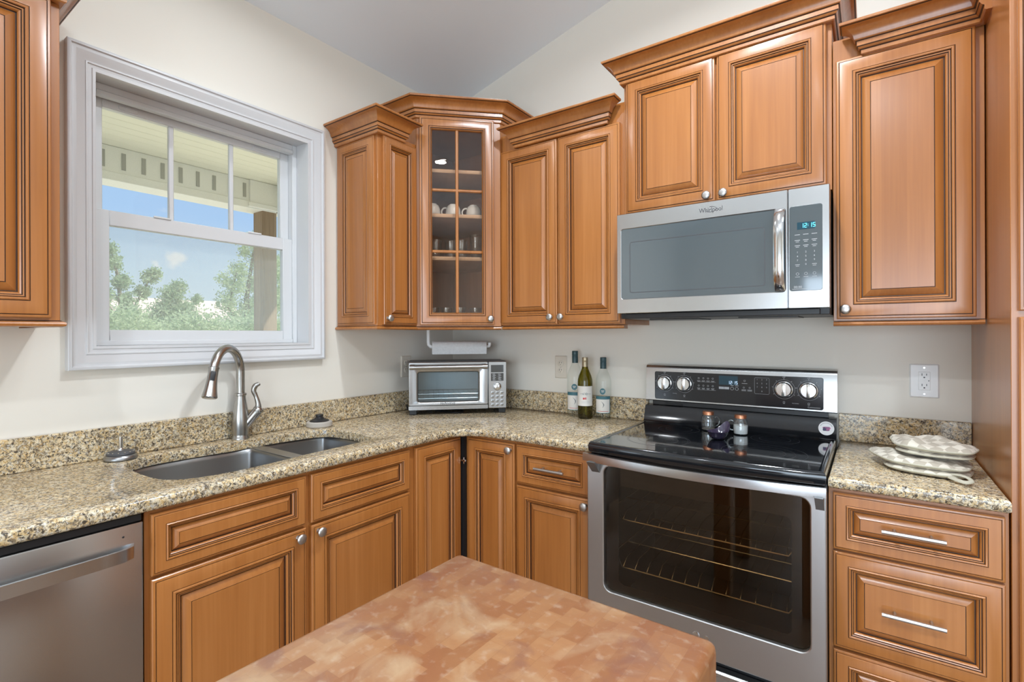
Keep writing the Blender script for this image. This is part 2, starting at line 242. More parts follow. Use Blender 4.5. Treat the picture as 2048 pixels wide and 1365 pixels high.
# ------------------------------------------------------------------ mesh builder
class MB:
    def __init__(s): s.bm = bmesh.new()
    def _f(s, vs_, mi=0):
        try:
            f = s.bm.faces.new(vs_); f.material_index = mi; return f
        except ValueError: return None
    def xf(s, verts, m):
        for v_ in verts: v_.co = m @ v_.co
        return verts
    def box(s, x0, x1, y0, y1, z0, z1, bev=0.0, mi=0, seg=1):
        x0, x1 = min(x0, x1), max(x0, x1); y0, y1 = min(y0, y1), max(y0, y1); z0, z1 = min(z0, z1), max(z0, z1)
        vs_ = [s.bm.verts.new((x, y, z)) for z in (z0, z1) for y in (y0, y1) for x in (x0, x1)]
        fs = [s._f([vs_[i] for i in q], mi) for q in ((0, 2, 3, 1), (4, 5, 7, 6), (0, 1, 5, 4), (1, 3, 7, 5), (3, 2, 6, 7), (2, 0, 4, 6))]
        if bev > 0:
            es = list({e for f in fs for e in f.edges})
            r_ = bmesh.ops.bevel(s.bm, geom=es, offset=bev, segments=seg, profile=.5, affect='EDGES', clamp_overlap=True)
            for f in r_['faces']: f.material_index = mi
            out = list({v_ for f in r_['faces'] for v_ in f.verts}); return out
        return vs_
    def prism(s, poly, z0, z1, mi=0, bev=0.0):          # polygon in plan (x, y)
        a = [s.bm.verts.new((x, y, z0)) for x, y in poly]; b = [s.bm.verts.new((x, y, z1)) for x, y in poly]; n = len(poly)
        fs = [s._f(a[::-1], mi), s._f(b, mi)] + [s._f([a[i], a[(i+1) % n], b[(i+1) % n], b[i]], mi) for i in range(n)]
        if bev:
            es = list({e for f in fs if f for e in f.edges}); bmesh.ops.bevel(s.bm, geom=es, offset=bev, segments=1, affect='EDGES', clamp_overlap=True)
        return a + b
    def lathe(s, prof, c=(0, 0, 0), seg=24, mi=0, axis=None, close=False):   # profile of (r, z)
        rings = []; allv = []
        for r_, z in prof:
            if r_ < 1e-6: ring = [s.bm.verts.new((0, 0, z))]
            else: ring = [s.bm.verts.new((r_*cos(2*pi*k/seg), r_*sin(2*pi*k/seg), z)) for k in range(seg)]
            rings.append(ring); allv += ring
        prs = list(zip(rings, rings[1:])) + ([(rings[-1], rings[0])] if close else [])
        mis = mi if isinstance(mi, (list, tuple)) else [mi]*len(prs)
        for (a, b), m in zip(prs, mis):
            for k in range(seg):
                j = (k+1) % seg
                if len(a) == 1 and len(b) == 1: break
                if len(a) == 1: s._f([a[0], b[j], b[k]], m)
                elif len(b) == 1: s._f([a[k], a[j], b[0]], m)
                else: s._f([a[k], a[j], b[j], b[k]], m)
        m4 = M4.Translation(V(c))
        if axis is not None: m4 = m4 @ V(axis).to_track_quat('Z', 'Y').to_matrix().to_4x4()
        return s.xf(allv, m4)
    def tube(s, pts, r, seg=10, mi=0, closed=False, flat=1.0):
        pts = [V(p) for p in pts]; n = len(pts); rad = r if isinstance(r, (list, tuple)) else [r]*n
        rings = []; up = None
        for i in range(n):
            if closed: t = pts[(i+1) % n] - pts[i-1]
            else: t = pts[min(i+1, n-1)] - pts[max(i-1, 0)]
            t.normalize()
            if up is None: up = V((0, 0, 1)) if abs(t.z) < .9 else V((1, 0, 0))
            side = t.cross(up)
            if side.length < 1e-5: side = t.cross(V((1, 0, 0)))
            side.normalize(); up = side.cross(t).normalized()
            rings.append([s.bm.verts.new(pts[i] + rad[i]*(cos(2*pi*k/seg)*side + flat*sin(2*pi*k/seg)*up)) for k in range(seg)])
        m = n if closed else n-1
        for i in range(m):
            a, b = rings[i], rings[(i+1) % n]
            for k in range(seg): s._f([a[k], a[(k+1) % seg], b[(k+1) % seg], b[k]], mi)
        if not closed: s._f(rings[0][::-1], mi); s._f(rings[-1], mi)
        return [v_ for g in rings for v_ in g]
    def rod(s, a, b, r, seg=10, mi=0): return s.tube([a, b], r, seg, mi)
    def loft(s, rings, mi=0, cap=True, closed=True):     # rings: lists of xyz, same count
        rv = [[s.bm.verts.new(p) for p in g] for g in rings]; n = len(rings[0])
        for i, (a, b) in enumerate(zip(rv, rv[1:])):
            m = mi[i] if isinstance(mi, (list, tuple)) else mi
            for k in range(n if closed else n-1): s._f([a[k], a[(k+1) % n], b[(k+1) % n], b[k]], m)
        if cap in (True, 'start', 'both'):
            if cap != 'start' or True: s._f(rv[0][::-1], mi[0] if isinstance(mi, (list, tuple)) else mi)
        if cap in (True, 'end', 'both'): s._f(rv[-1], mi[-1] if isinstance(mi, (list, tuple)) else mi)
        return [v_ for g in rv for v_ in g]
    def rings(s, u0, u1, z0, z1, out0, prof, fill=True, back=True, rad=0.0):   # panel facing -y: prof of (inset, out, mat)
        rv = []
        def loop(ins, h):
            a0, a1, b0, b1 = u0+ins, u1-ins, z0+ins, z1-ins; y = -(out0+h)
            r_ = max(0, rad-ins) if rad else 0
            if not rad: pts = [(a0, b0), (a1, b0), (a1, b1), (a0, b1)]
            else:
                r_ = max(r_, .0005); pts = []
                for cx, cz, st in ((a1-r_, b0+r_, -90), (a1-r_, b1-r_, 0), (a0+r_, b1-r_, 90), (a0+r_, b0+r_, 180)):
                    for k in range(5): t = R(st+22.5*k); pts.append((cx+r_*cos(t), cz+r_*sin(t)))
            return [s.bm.verts.new((u, y, z)) for u, z in pts]
        for p in prof: rv.append((loop(p[0], p[1]), p[2] if len(p) > 2 else 0))
        for (a, _), (b, m) in zip(rv, rv[1:]):
            n = len(a)
            for k in range(n): s._f([a[k], a[(k+1) % n], b[(k+1) % n], b[k]], m)
        if fill: s._f(rv[-1][0], rv[-1][1])
        if back: s._f(rv[0][0][::-1], 0)
        return [v_ for g, _ in rv for v_ in g]
    def sweep(s, base, dirs, prof, z0, closed=False):     # prof of (out, z, mat); plan path with explicit offset directions
        rv = [[s.bm.verts.new((bx+dx*o[0], by+dy*o[0], z0+o[1])) for o in prof] for (bx, by), (dx, dy) in zip(base, dirs)]
        n = len(rv)
        for i in range(n if closed else n-1):
            a, b = rv[i], rv[(i+1) % n]
            for k in range(len(prof)-1): s._f([a[k], a[k+1], b[k+1], b[k]], prof[k+1][2] if len(prof[k+1]) > 2 else 0)
        if not closed: s._f(rv[0], 0); s._f(rv[-1][::-1], 0)
    def text(s, body, size, u, z, out, mi=0, align='CENTER', ext=.0003, sx=1.0, shear=0.0):
        cu = bpy.data.curves.new('tmp', 'FONT'); cu.body = body; cu.size = size; cu.align_x = align; cu.align_y = 'CENTER'; cu.extrude = ext; cu.resolution_u = 3; cu.shear = shear
        ob = bpy.data.objects.new('tmp', cu); COL.objects.link(ob); dg = bpy.context.evaluated_depsgraph_get(); dg.update()
        me = bpy.data.meshes.new_from_object(ob.evaluated_get(dg)); bpy.data.objects.remove(ob); bpy.data.curves.remove(cu)
        n0 = len(s.bm.verts); f0 = len(s.bm.faces); s.bm.from_mesh(me); bpy.data.meshes.remove(me)
        s.bm.verts.ensure_lookup_table(); s.bm.faces.ensure_lookup_table(); vs_ = s.bm.verts[n0:]
        for v_ in vs_: x, y, zz = v_.co; v_.co = (u + x*sx, -(out+zz), z+y)
        for f in s.bm.faces[f0:]: f.material_index = mi
        return vs_
    def seg7(s, txt, u, z, h, out, mi=0):
        SEG = {'0': 'abcdef', '1': 'bc', '2': 'abged', '3': 'abgcd', '4': 'fgbc', '5': 'afgcd', '6': 'afgedc', '7': 'abc', '8': 'abcdefg', '9': 'abcdfg'}
        wd = h*.5; t = h*.11; x = u
        for ch in txt:
            if ch == ':':
                for zz in (z+h*.28, z+h*.66): s.box(x, x+t, -out-.0004, -out, zz, zz+t, mi=mi)
                x += t+h*.2; continue
            for g in SEG.get(ch, ''):
                q = {'a': (0, wd, h-t, h), 'b': (wd-t, wd, h/2, h), 'c': (wd-t, wd, 0, h/2), 'd': (0, wd, 0, t), 'e': (0, t, 0, h/2), 'f': (0, t, h/2, h), 'g': (0, wd, h/2-t/2, h/2+t/2)}[g]
                s.box(x+q[0], x+q[1], -out-.0004, -out, z+q[2], z+q[3], mi=mi)
            x += wd+h*.2
    def build(s, name, mats, parent=None, smooth=40, **props):
        bmesh.ops.recalc_face_normals(s.bm, faces=s.bm.faces)
        me = bpy.data.meshes.new(name); s.bm.to_mesh(me); s.bm.free()
        for m in (mats if isinstance(mats, (list, tuple)) else [mats]): me.materials.append(m)
        if smooth:
            me.shade_smooth(); me.set_sharp_from_angle(angle=R(smooth))
        o = bpy.data.objects.new(name, me); COL.objects.link(o)
        if parent is not None: o.parent = parent
        for k, v_ in props.items(): o[k] = v_
        return o
def thing(name, label, cat, loc=(0, 0, 0), rot=0, group=None):
    o = bpy.data.objects.new(name, None); COL.objects.link(o); o.empty_display_size = .05
    o.location = loc; o.rotation_euler = (0, 0, R(rot)); o['label'] = label; o['category'] = cat
    if group: o['group'] = group
    return o
def tag(o, label, cat, group=None):
    o['label'] = label; o['category'] = cat
    if group: o['group'] = group
    return o
def copy_tree(o, parent=None):
    c = o.copy(); COL.objects.link(c)
    if parent: c.parent = parent
    for ch in list(o.children): copy_tree(ch, c)
    return c
def spl(pts, n=6):
    P_ = [V(p) for p in pts]; out = []
    for i in range(len(P_)-1):
        a, b, c_, d_ = P_[max(i-1, 0)], P_[i], P_[i+1], P_[min(i+2, len(P_)-1)]
        for k in range(n):
            t = k/n; out.append(.5*((2*b) + (c_-a)*t + (2*a-5*b+4*c_-d_)*t*t + (3*b-a-3*c_+d_)*t**3))
    return out + [P_[-1]]
def lerps(v, n=6): return [v[i]+(v[i+1]-v[i])*k/n for i in range(len(v)-1) for k in range(n)] + [v[-1]]
def rrect(x0, x1, y0, y1, r_, n=5):
    pts = []
    for cx, cy, st in ((x1-r_, y0+r_, -90), (x1-r_, y1-r_, 0), (x0+r_, y1-r_, 90), (x0+r_, y0+r_, 180)):
        for k in range(n+1): t = R(st+90*k/n); pts.append((cx+r_*cos(t), cy+r_*sin(t)))
    return pts
def smooth_poly(pts, it=2):
    for _ in range(it):
        q = []
        for i in range(len(pts)):
            a, b = pts[i], pts[(i+1) % len(pts)]
            q += [(a[0]*.75+b[0]*.25, a[1]*.75+b[1]*.25), (a[0]*.25+b[0]*.75, a[1]*.25+b[1]*.75)]
        pts = q
    return pts
def area2(p): return sum(p[i][0]*p[(i+1) % len(p)][1]-p[(i+1) % len(p)][0]*p[i][1] for i in range(len(p)))/2
def offset(poly, d):        # inward for positive d, polygon counter-clockwise
    n = len(poly); out = []
    for i in range(n):
        p0, p1, p2 = V(poly[i-1]), V(poly[i]), V(poly[(i+1) % n])
        a = (p1-p0).normalized(); b = (p2-p1).normalized(); na = V((-a.y, a.x)); nb = V((-b.y, b.x)); m = na+nb
        m = m/max(m.dot(na), .3) if m.length > 1e-6 else na
        out.append((p1.x+m.x*d, p1.y+m.y*d))
    return out
S = lambda name, mb, mats, **k: mb.build(name, mats, kind='structure', **k)

# ------------------------------------------------------------------ room shell
RX, RD, RID = 5.5, 5.5, 3.6
def ceil_z(x): return 2.755 + .258*x if x <= RID else 2.755 + .258*RID - .258*(x-RID)
mb = MB(); mb.box(0, RX, -RD, 0, -.1, 0); S('floor', mb, FLOOR, smooth=0)
mb = MB()
for a, b in ((-.16, RID), (RID, RX+.16)):
    za, zb = ceil_z(a), ceil_z(b)
    lo = [(a, .16, za), (b, .16, zb), (b, -RD-.16, zb), (a, -RD-.16, za)]
    mb.loft([lo, [(x, y, z+.14) for x, y, z in lo]])
S('ceiling', mb, CEILP, smooth=0)
WD0, WD1, WZ0, WZ1 = 1.016, 1.806, 1.300, 2.238
mb = MB(); e = .015
mb.box(-.16, 0, -RD-.15, -(WD1+e), 0, 2.755); mb.box(-.16, 0, -(WD0-e), .15, 0, 2.755)
mb.box(-.16, 0, -(WD1+e), -(WD0-e), 0, WZ0-e); mb.box(-.16, 0, -(WD1+e), -(WD0-e), WZ1+e, 2.755); S('wall_left', mb, PAINT, smooth=0)
def gable(y0, y1, hole=None):
    mb = MB(); top = [(0, ceil_z(0)), (RID, ceil_z(RID)), (RX, ceil_z(RX))]
    def slab(pts): mb.loft([[(x, y0, z) for x, z in pts], [(x, y1, z) for x, z in pts]])
    if not hole: slab([(0, 0), (RX, 0)] + top[::-1])
    else:
        a, b, z0, z1 = hole
        slab([(0, 0), (a, 0), (a, z1), (0, z1)]); slab([(b, 0), (RX, 0), (RX, z1), (b, z1)])
        slab([(0, z1), (RX, z1)] + top[::-1])
    return mb
S('wall_back', gable(0, .15), PAINT, smooth=0)
S('wall_rear', gable(-RD-.15, -RD, (1.40, 4.50, 0, 2.1)), PAINT, smooth=0)
mb = MB(); zr = ceil_z(RX)
mb.box(RX, RX+.15, -RD-.15, -3.9, 0, zr); mb.box(RX, RX+.15, -1.9, .15, 0, zr); mb.box(RX, RX+.15, -3.9, -1.9, 0, .65); mb.box(RX, RX+.15, -3.9, -1.9, 2.25, zr); S('wall_right', mb, PAINT, smooth=0)
# patio door and side window behind the camera
mb = MB()
for a, b in ((1.40, 1.48), (2.91, 2.99), (4.42, 4.50)): mb.box(a, b, -RD-.10, -RD-.04, 0, 2.1, .004)
mb.box(1.48, 4.42, -RD-.10, -RD-.04, 0, .1, .004); mb.box(1.48, 4.42, -RD-.10, -RD-.04, 2.02, 2.1, .004)
S('door_1', mb, VINYL)
mb = MB()
for a, b in ((-3.9, -3.82), (-2.94, -2.86), (-1.98, -1.9)): mb.box(RX+.04, RX+.10, a, b, .65, 2.25, .004)
mb.box(RX+.04, RX+.10, -3.82, -1.98, .65, .73, .004); mb.box(RX+.04, RX+.10, -3.82, -1.98, 2.17, 2.25, .004)
S('window_2', mb, VINYL)
mb = MB(); mb.box(2.5, RX, -.02, 0, 0, .10, .003); S('baseboard_back', mb, TRIM)

# kitchen window, built facing +x: local u runs towards +y
win = thing('window_1', 'white vinyl double-hung window above the sink', 'window', (0, -WD1, 0), 90); win['kind'] = 'structure'
del win['label']; del win['category']
WW = WD1-WD0
mb = MB()   # mitred moulded casing: profile runs from the outer edge inwards
prof = [(0, 0), (0, .030), (.004, .033), (.010, .033), (.013, .027), (.016, .027), (.024, .029), (.034, .024), (.044, .017), (.050, .0145), (.052, .0175), (.056, .0175), (.058, .0135), (.068, .0125), (.070, .0155), (.0785, .0155), (.0785, 0)]
mb.rings(-.0805, WW+.0785, WZ0-.0785, WZ1+.073, 0, prof, fill=False, back=False); mb.build('casing', TRIM, win, kind='structure')
mb = MB(); d = .088
mb.box(-e, 0, 0, .152, WZ0-e, WZ1+e); mb.box(WW, WW+e, 0, .152, WZ0-e, WZ1+e); mb.box(0, WW, 0, .152, WZ0-e, WZ0); mb.box(0, WW, 0, .152, WZ1, WZ1+e)
mb.build('jamb', TRIM, win, smooth=0, kind='structure')
def frame(mb, u0, u1, z0, z1, in0, in1, wl, wr, wb, wt, bev=.002):     # in0 < in1: depth into the wall
    mb.box(u0, u0+wl, in0, in1, z0, z1, bev); mb.box(u1-wr, u1, in0, in1, z0, z1, bev)
    mb.box(u0+wl, u1-wr, in0, in1, z0, z0+wb, bev); mb.box(u0+wl, u1-wr, in0, in1, z1-wt, z1, bev)
mb = MB(); frame(mb, 0, WW, WZ0, WZ1, .078, .150, .022, .022, .018, .026); mb.box(.022, WW-.022, .07, .10, WZ1-.045, WZ1-.026, .003); mb.build('outer_frame', VINYL, win, kind='structure')
U = lambda dd: WD1-dd
# lower sash (inside) and upper sash (outside)
ls = MB(); frame(ls, .022, WW-.022, WZ0+.016, 1.79, .084, .112, U(1.743)-.022, WW-.022-U(1.083), 1.357-WZ0-.016, .055)
ls.box(.20, .26, .080, .084, 1.788, 1.796, .002); ls.box(.56, .62, .080, .084, 1.788, 1.796, .002)
ls = ls.build('lower_sash', VINYL, win, kind='structure')
mb = MB(); mb.box(U(1.746), U(1.080), .096, .099, 1.354, 1.74); mb.build('pane', PANE, ls, smooth=0, kind='structure')
us = MB(); frame(us, .022, WW-.022, 1.745, WZ1-.028, .114, .142, U(1.755)-.022, WW-.022-U(1.078), .042, WZ1-.028-2.169)
us.box(U(1.541), U(1.523), .116, .134, 1.785, 2.17, .003); us.box(U(1.308), U(1.291), .116, .134, 1.785, 2.17, .003)
us.box(.10, .16, .110, .114, 2.176, 2.19, .002); us.box(.60, .66, .110, .114, 2.176, 2.19, .002)
us = us.build('upper_sash', VINYL, win, kind='structure')
mb = MB(); mb.box(U(1.758), U(1.075), .124, .127, 1.783, 2.172); mb.build('pane', PANE, us, smooth=0, kind='structure')
mb = MB(); mb.box(.03, WW-.03, .146, .147, WZ0+.02, 1.76); mb.build('insect_screen_haze', SCREEN, win, smooth=0, kind='structure')  # screen sheet with white haze mixed in to pale the view behind

# ------------------------------------------------------------------ cabinets
def door_prof(k, kk=None):
    kk = kk or k
    P_ = [(0, 0), (0, 13), (3, 15.5), (9, 16.5), (10.2, 15.2, 1), (11.2, 15.2, 1), (11.9, 18.5), (13.5, 19), (52, 19), (52.8, 17.6, 1), (53.9, 17.6, 1), (54.5, 20.5), (57.5, 22), (61, 21.5), (63, 19.5), (64, 16, 1), (65.4, 16, 1), (66, 17.6), (69.5, 16.8), (70.2, 13.5, 1), (71.6, 13.5, 1), (72.2, 14.5), (76, 12.5), (79, 8.5), (80, 5, 1), (82.6, 5, 1), (83.6, 6), (96, 11.5), (107, 15), (107.8, 13.8, 1), (109, 13.8, 1), (109.6, 15.6)]
    r_ = []
    for p in P_:
        s_ = p[0]; s2 = s_*k if s_ <= 13.5 else 13.5*k + (s_-13.5)*kk
        r_.append((s2/1000, p[1]/1000, p[2] if len(p) > 2 else 0))
    return r_
def knob(parent, u, z, out):
    mb = MB(); mb.lathe([(0, 0), (.0085, 0), (.0075, .004), (.0055, .008), (.006, .013), (.011, .017), (.0155, .0205), (.0165, .024), (.0145, .0275), (.009, .0298), (0, .0305)], (u, -out, z), 20, axis=(0, -1, 0))
    for q in range(5):
        t = -.010+.005*q; hw = .0135*math.sqrt(max(.05, 1-(t/.0155)**2))*.8
        mb.tube([(u+t-.3*hw, -out-.0278+abs(t)*.18, z-hw), (u+t+.3*hw, -out-.0278+abs(t)*.18, z+hw)], .0009, 6)
    return mb.build('knob', PEWTER, parent)
def pull(parent, u0, u1, z, out):
    mb = MB(); mb.rod((u0, -out-.030, z), (u1, -out-.030, z), .0058, 14); q = (u1-u0)*.21
    for u in (u0+q, u1-q): mb.rod((u, -out+.002, z), (u, -out-.030, z), .0042, 10)
    return mb.build('bar_pull', PEWTER, parent)
def door(parent, u0, u1, z0, z1, out, k=.85, name='door', kk=None, y_rot=None):
    mb = MB(); mb.rings(u0, u1, z0, z1, out, door_prof(k, kk)); return mb.build(name, [MAPLE, GLAZE], parent, smooth=25)
CROWN = [(-.012, 0), (.006, 0), (.010, .003), (.010, .014), (.011, .0155, 1), (.014, .017, 1), (.017, .020), (.019, .0235), (.0205, .025, 1), (.0215, .0265, 1), (.0215, .041), (.0235, .0425, 1), (.0255, .0435, 1), (.0285, .046), (.030, .050), (.0315, .057), (.037, .067), (.046, .0755), (.056, .081), (.063, .0835), (.0645, .085, 1), (.067, .0855, 1), (.069, .087), (.070, .089), (.070, .095), (-.012, .095)]
def crown(parent, base, dirs, z): mb = MB(); mb.sweep(base, dirs, CROWN, z); return mb.build('crown_molding', [MAPLE, GLAZE], parent, smooth=30)
RAIL = [(-.03, 0), (.004, 0), (.010, .003), (.012, .008), (.010, .013), (.005, .016), (.002, .0165, 1), (.002, .0185, 1), (-.002, .0185), (-.002, .030), (-.03, .030)]
def light_rail(parent, base, dirs, z): mb = MB(); mb.sweep(base, dirs, RAIL, z); return mb.build('light_rail', [MAPLE, GLAZE], parent, smooth=30)
UZ = 1.360
UB = 1.378        # underside of the wall-cabinet boxes

def body_box(parent, u0, u1, d, z0, z1, name='body'):
    mb = MB(); mb.box(u0, u1, -d, -.001, z0, z1, .0012); return mb.build(name, MAPLE, parent)

# wall cabinet left of the window (left wall, near end beyond the frame)
c = thing('wall_cabinet', 'maple wall cabinet cut by the left edge of the picture, left of the window', 'cabinet', (0, -2.50, 0), 90)
wA = 2.50-1.967; body_box(c, 0, wA, .305, UB, 2.30)
door(c, .022, wA-.021, UB+.007, 2.262, .306); knob(c, .06, UB+.04, .325)
crown(c, [(0, -.322), (0, -.322), (wA, -.322), (wA, -.002)], [(-1, 0), (-1, -1), (1, -1), (1, 0)], 2.262)
light_rail(c, [(0, -.305), (wA, -.305), (wA, -.002)], [(0, -1), (1, -1), (1, 0)], UZ)

# narrow wall cabinet right of the window
B0, B1 = .8475, .6105
c = thing('wall_cabinet', 'narrow single-door maple wall cabinet between the window and the glass corner cabinet', 'cabinet', (0, -B0, 0), 90)
wB = B0-B1; body_box(c, 0, wB, .305, UB, 2.285)
door(c, .022, wB-.008, UB+.007, 2.262, .306, .62, kk=.62); knob(c, .040, 1.414, .325)
# decorative raised end panel on the side that faces the sink
mb = MB(); vs_ = mb.rings(.008, .285, UB+.007, 2.262, 0, [(s_*1.0, h_*.55, m_) for s_, h_, m_ in door_prof(.72, .72)]); mb.xf(vs_, M4.Rotation(R(-90), 4, 'Z'))
for v_ in vs_: v_.co = V((v_.co.x, -.305 - v_.co.y - 0.0 + 0, v_.co.z)) if False else v_.co
ep = mb.build('end_panel', [MAPLE, GLAZE], c, smooth=25); ep.location = (0, -.002, 0)
crown(c, [(-.008, -.002), (-.008, -.318), (.140, -.318), (.140, -.318)], [(-1, 0), (-1, -1), (1, -1), (1, 0)], 2.262)
light_rail(c, [(-.004, -.002), (-.004, -.305), (wB-.002, -.305)], [(-1, 0), (-1, -1), (0, -1)], UZ)

# diagonal corner cabinet with the glass door: local frame turned 45 degrees, out axis = -y
c = thing('corner_cabinet', 'diagonal maple corner wall cabinet with six-pane glass door showing cups', 'cabinet', (0, 0, 0), 0)
pent = [(.002, -.002), (.609, -.002), (.609, -.308), (.308, -.609), (.002, -.609)]
inn = [(.014, -.014), (.597, -.014), (.597, -.303), (.303, -.597), (.014, -.597)]
CT_ = 2.44
mb = MB(); mb.prism(pent, UB, UB+.016); mb.prism(pent, CT_-.016, CT_)
mb.prism([(.002, -.002), (.609, -.002), (.609, -.013), (.002, -.013)], UB+.016, CT_-.016); mb.prism([(.002, -.013), (.013, -.013), (.013, -.609), (.002, -.609)], UB+.016, CT_-.016)
mb.prism([(.597, -.013), (.609, -.013), (.609, -.308), (.597, -.300)], UB+.016, CT_-.016); mb.prism([(.013, -.597), (.300, -.597), (.308, -.609), (.013, -.609)], UB+.016, CT_-.016)
mb.build('body', MAPLE, c, smooth=0)
q2 = math.sqrt(.5)
def diag(u, out): return ((u + out)*q2, (u - out)*q2)   # to world plan
D45 = M4.Rotation(R(45), 4, 'Z')
OUTF = .648
mb = MB()
vs_ = mb.box(-.212, -.165, -OUTF, -OUTF+.018, UB+.001, CT_-.001, .001) + mb.box(.165, .212, -OUTF, -OUTF+.018, UB+.001, CT_-.001, .001) + mb.box(-.165, .165, -OUTF, -OUTF+.018, UB+.001, UB+.03, .001) + mb.box(-.165, .165, -OUTF, -OUTF+.018, CT_-.04, CT_-.001, .001)
mb.xf(vs_, D45); mb.build('face_frame', MAPLE, c)
DU0, DU1, DZ0, DZ1 = -.196, .176, UB+.007, 2.424
mb = MB()
pr = [(0, 0), (0, 13), (3, 15.5), (9, 16.5), (10, 15, 1), (11.5, 15, 1), (12.2, 18.5), (13.5, 19), (44, 19), (45, 17.4, 1), (46.6, 17.4, 1), (47.2, 20.5), (49.5, 22), (53, 21), (54.5, 18, 1), (56, 18, 1), (57, 17), (60, 12), (61, 8), (61, 0)]
pr = [(a[0]/1000, a[1]/1000, a[2] if len(a) > 2 else 0) for a in pr]
vs_ = mb.rings(DU0, DU1, DZ0, DZ1, OUTF+.001, pr, fill=False, back=False)
for zz in (1.753, 2.061): vs_ += mb.box(DU0+.06, DU1-.06, -OUTF-.017, -OUTF-.003, zz-.007, zz+.007, .004)
vs_ += mb.box(-.0185, -.0035, -OUTF-.0175, -OUTF-.0025, DZ0+.059, DZ1-.059, .0035)
mb.xf(vs_, D45); dr = mb.build('door', [MAPLE, GLAZE], c, smooth=25)
mb = MB(); vs_ = mb.box(DU0+.058, DU1-.058, -OUTF-.0065, -OUTF-.0035, DZ0+.058, DZ1-.058); mb.xf(vs_, D45); mb.build('pane', CABGL, dr, smooth=0)
k = knob(dr, .155, 1.416, OUTF+.02); k.rotation_euler = (0, 0, R(45))
ins = [(.014, -.014), (.596, -.014), (.596, -.285), (.285, -.596), (.014, -.596)]
for zz in (1.734, 1.952, 2.179): mb = MB(); mb.prism(ins, zz-.018, zz, bev=.001); mb.build('shelf', MAPLE_IN, c)
t8 = math.tan(R(22.5))
def cdir(a): return a
crown(c, [(.004, -.606), (.307, -.606), (.606, -.307), (.606, -.004)], [(0, -1), (t8, -1), (1, -t8), (1, 0)], 2.418)
bl = [(.305, -.612), (.612, -.305)]
light_rail(c, [(.300, -.600), (.600, -.300)], [(t8*1.2, -1), (1, -t8*1.2)], UZ)

# double-door wall cabinet between the corner and the microwave
X0, X1 = .6105, 1.2785
c = thing('wall_cabinet', 'double-door maple wall cabinet between the glass corner cabinet and the microwave', 'cabinet', (X0, 0, 0))
wD = X1-X0; body_box(c, 0, wD, .296, UB, 2.355)
for a, b, ku in ((.002, .332, .303), (.338, wD-.018, .361)):
    dd = door(c, a, b, UB+.007, 2.266, .297, .80); knob(dd, ku, 1.418, .316)
crown(c, [(.100, -.314), (.100, -.314), (.590, -.314), (.590, -.314)], [(-1, 0), (-1, -1), (1, -1), (1, 0)], 2.268)
light_rail(c, [(.005, -.296), (wD-.001, -.296), (wD-.001, -.296)], [(0, -1), (0, -1), (0, -1)], UZ)

# cabinet over the microwave
X0, X1 = 1.2795, 2.0475
c = thing('wall_cabinet', 'tall-set maple wall cabinet directly above the microwave', 'cabinet', (X0, 0, 0))
wE = X1-X0; body_box(c, 0, wE, .302, 1.838, 2.50)
for a, b, ku in ((.014, .382, .353), (.388, .752, .415)):
    dd = door(c, a, b, 1.856, 2.424, .303, .85); knob(dd, ku, 1.877, .322)
crown(c, [(0, -.004), (0, -.318), (wE, -.318), (wE, -.004)], [(-1, 0), (-1, -1), (1, -1), (1, 0)], 2.416)

# wall cabinet at the right beside the pantry
X0, X1 = 2.0495, 2.4405
c = thing('wall_cabinet', 'single-door maple wall cabinet between the microwave and the pantry', 'cabinet', (X0, 0, 0))
wF = X1-X0; body_box(c, 0, wF, .296, UB, 2.355)
dd = door(c, .010, wF-.022, UB+.007, 2.276, .297, .90); knob(dd, .036, 1.417, .316)
crown(c, [(.092, -.314), (.092, -.314), (wF-.004, -.314), (wF-.004, -.40)], [(-1, 0), (-1, -1), (-1, -1), (-1, 0)], 2.272)
light_rail(c, [(0, -.296), (wF-.002, -.296)], [(0, -1), (0, -1)], UZ)

# tall pantry at the right
c = thing('pantry_cabinet', 'tall maple pantry cabinet at the right edge of the picture', 'cabinet', (2.4435, 0, 0))
body_box(c, 0, .66, .615, .1, 2.62)
mb = MB(); mb.box(.002, .658, -.55, -.002, .0, .099); mb.build('toe_kick', TOEK, c)
dd = door(c, .013, .32, 1.390, 2.58, .616, .85); knob(dd, .29, 1.43, .635)
dd = door(c, .326, .65, 1.390, 2.58, .616, .85); knob(dd, .36, 1.43, .635)
dd = door(c, .013, .32, .115, 1.374, .616, .85); knob(dd, .29, 1.33, .635)
dd = door(c, .326, .65, .115, 1.374, .616, .85); knob(dd, .36, 1.33, .635)

# ---- base cabinets
BT = .8785          # top of base cabinets
def base_body(parent, u0, u1, d=.606, name='body'):
    mb = MB(); mb.box(u0, u1, -d, -.002, .10, BT, .0012); b = mb.build(name, MAPLE, parent)
    mb = MB(); mb.box(u0, u1, -d+.07, -.002, 0, .0995); mb.build('toe_kick', TOEK, parent); return b
FO = .607
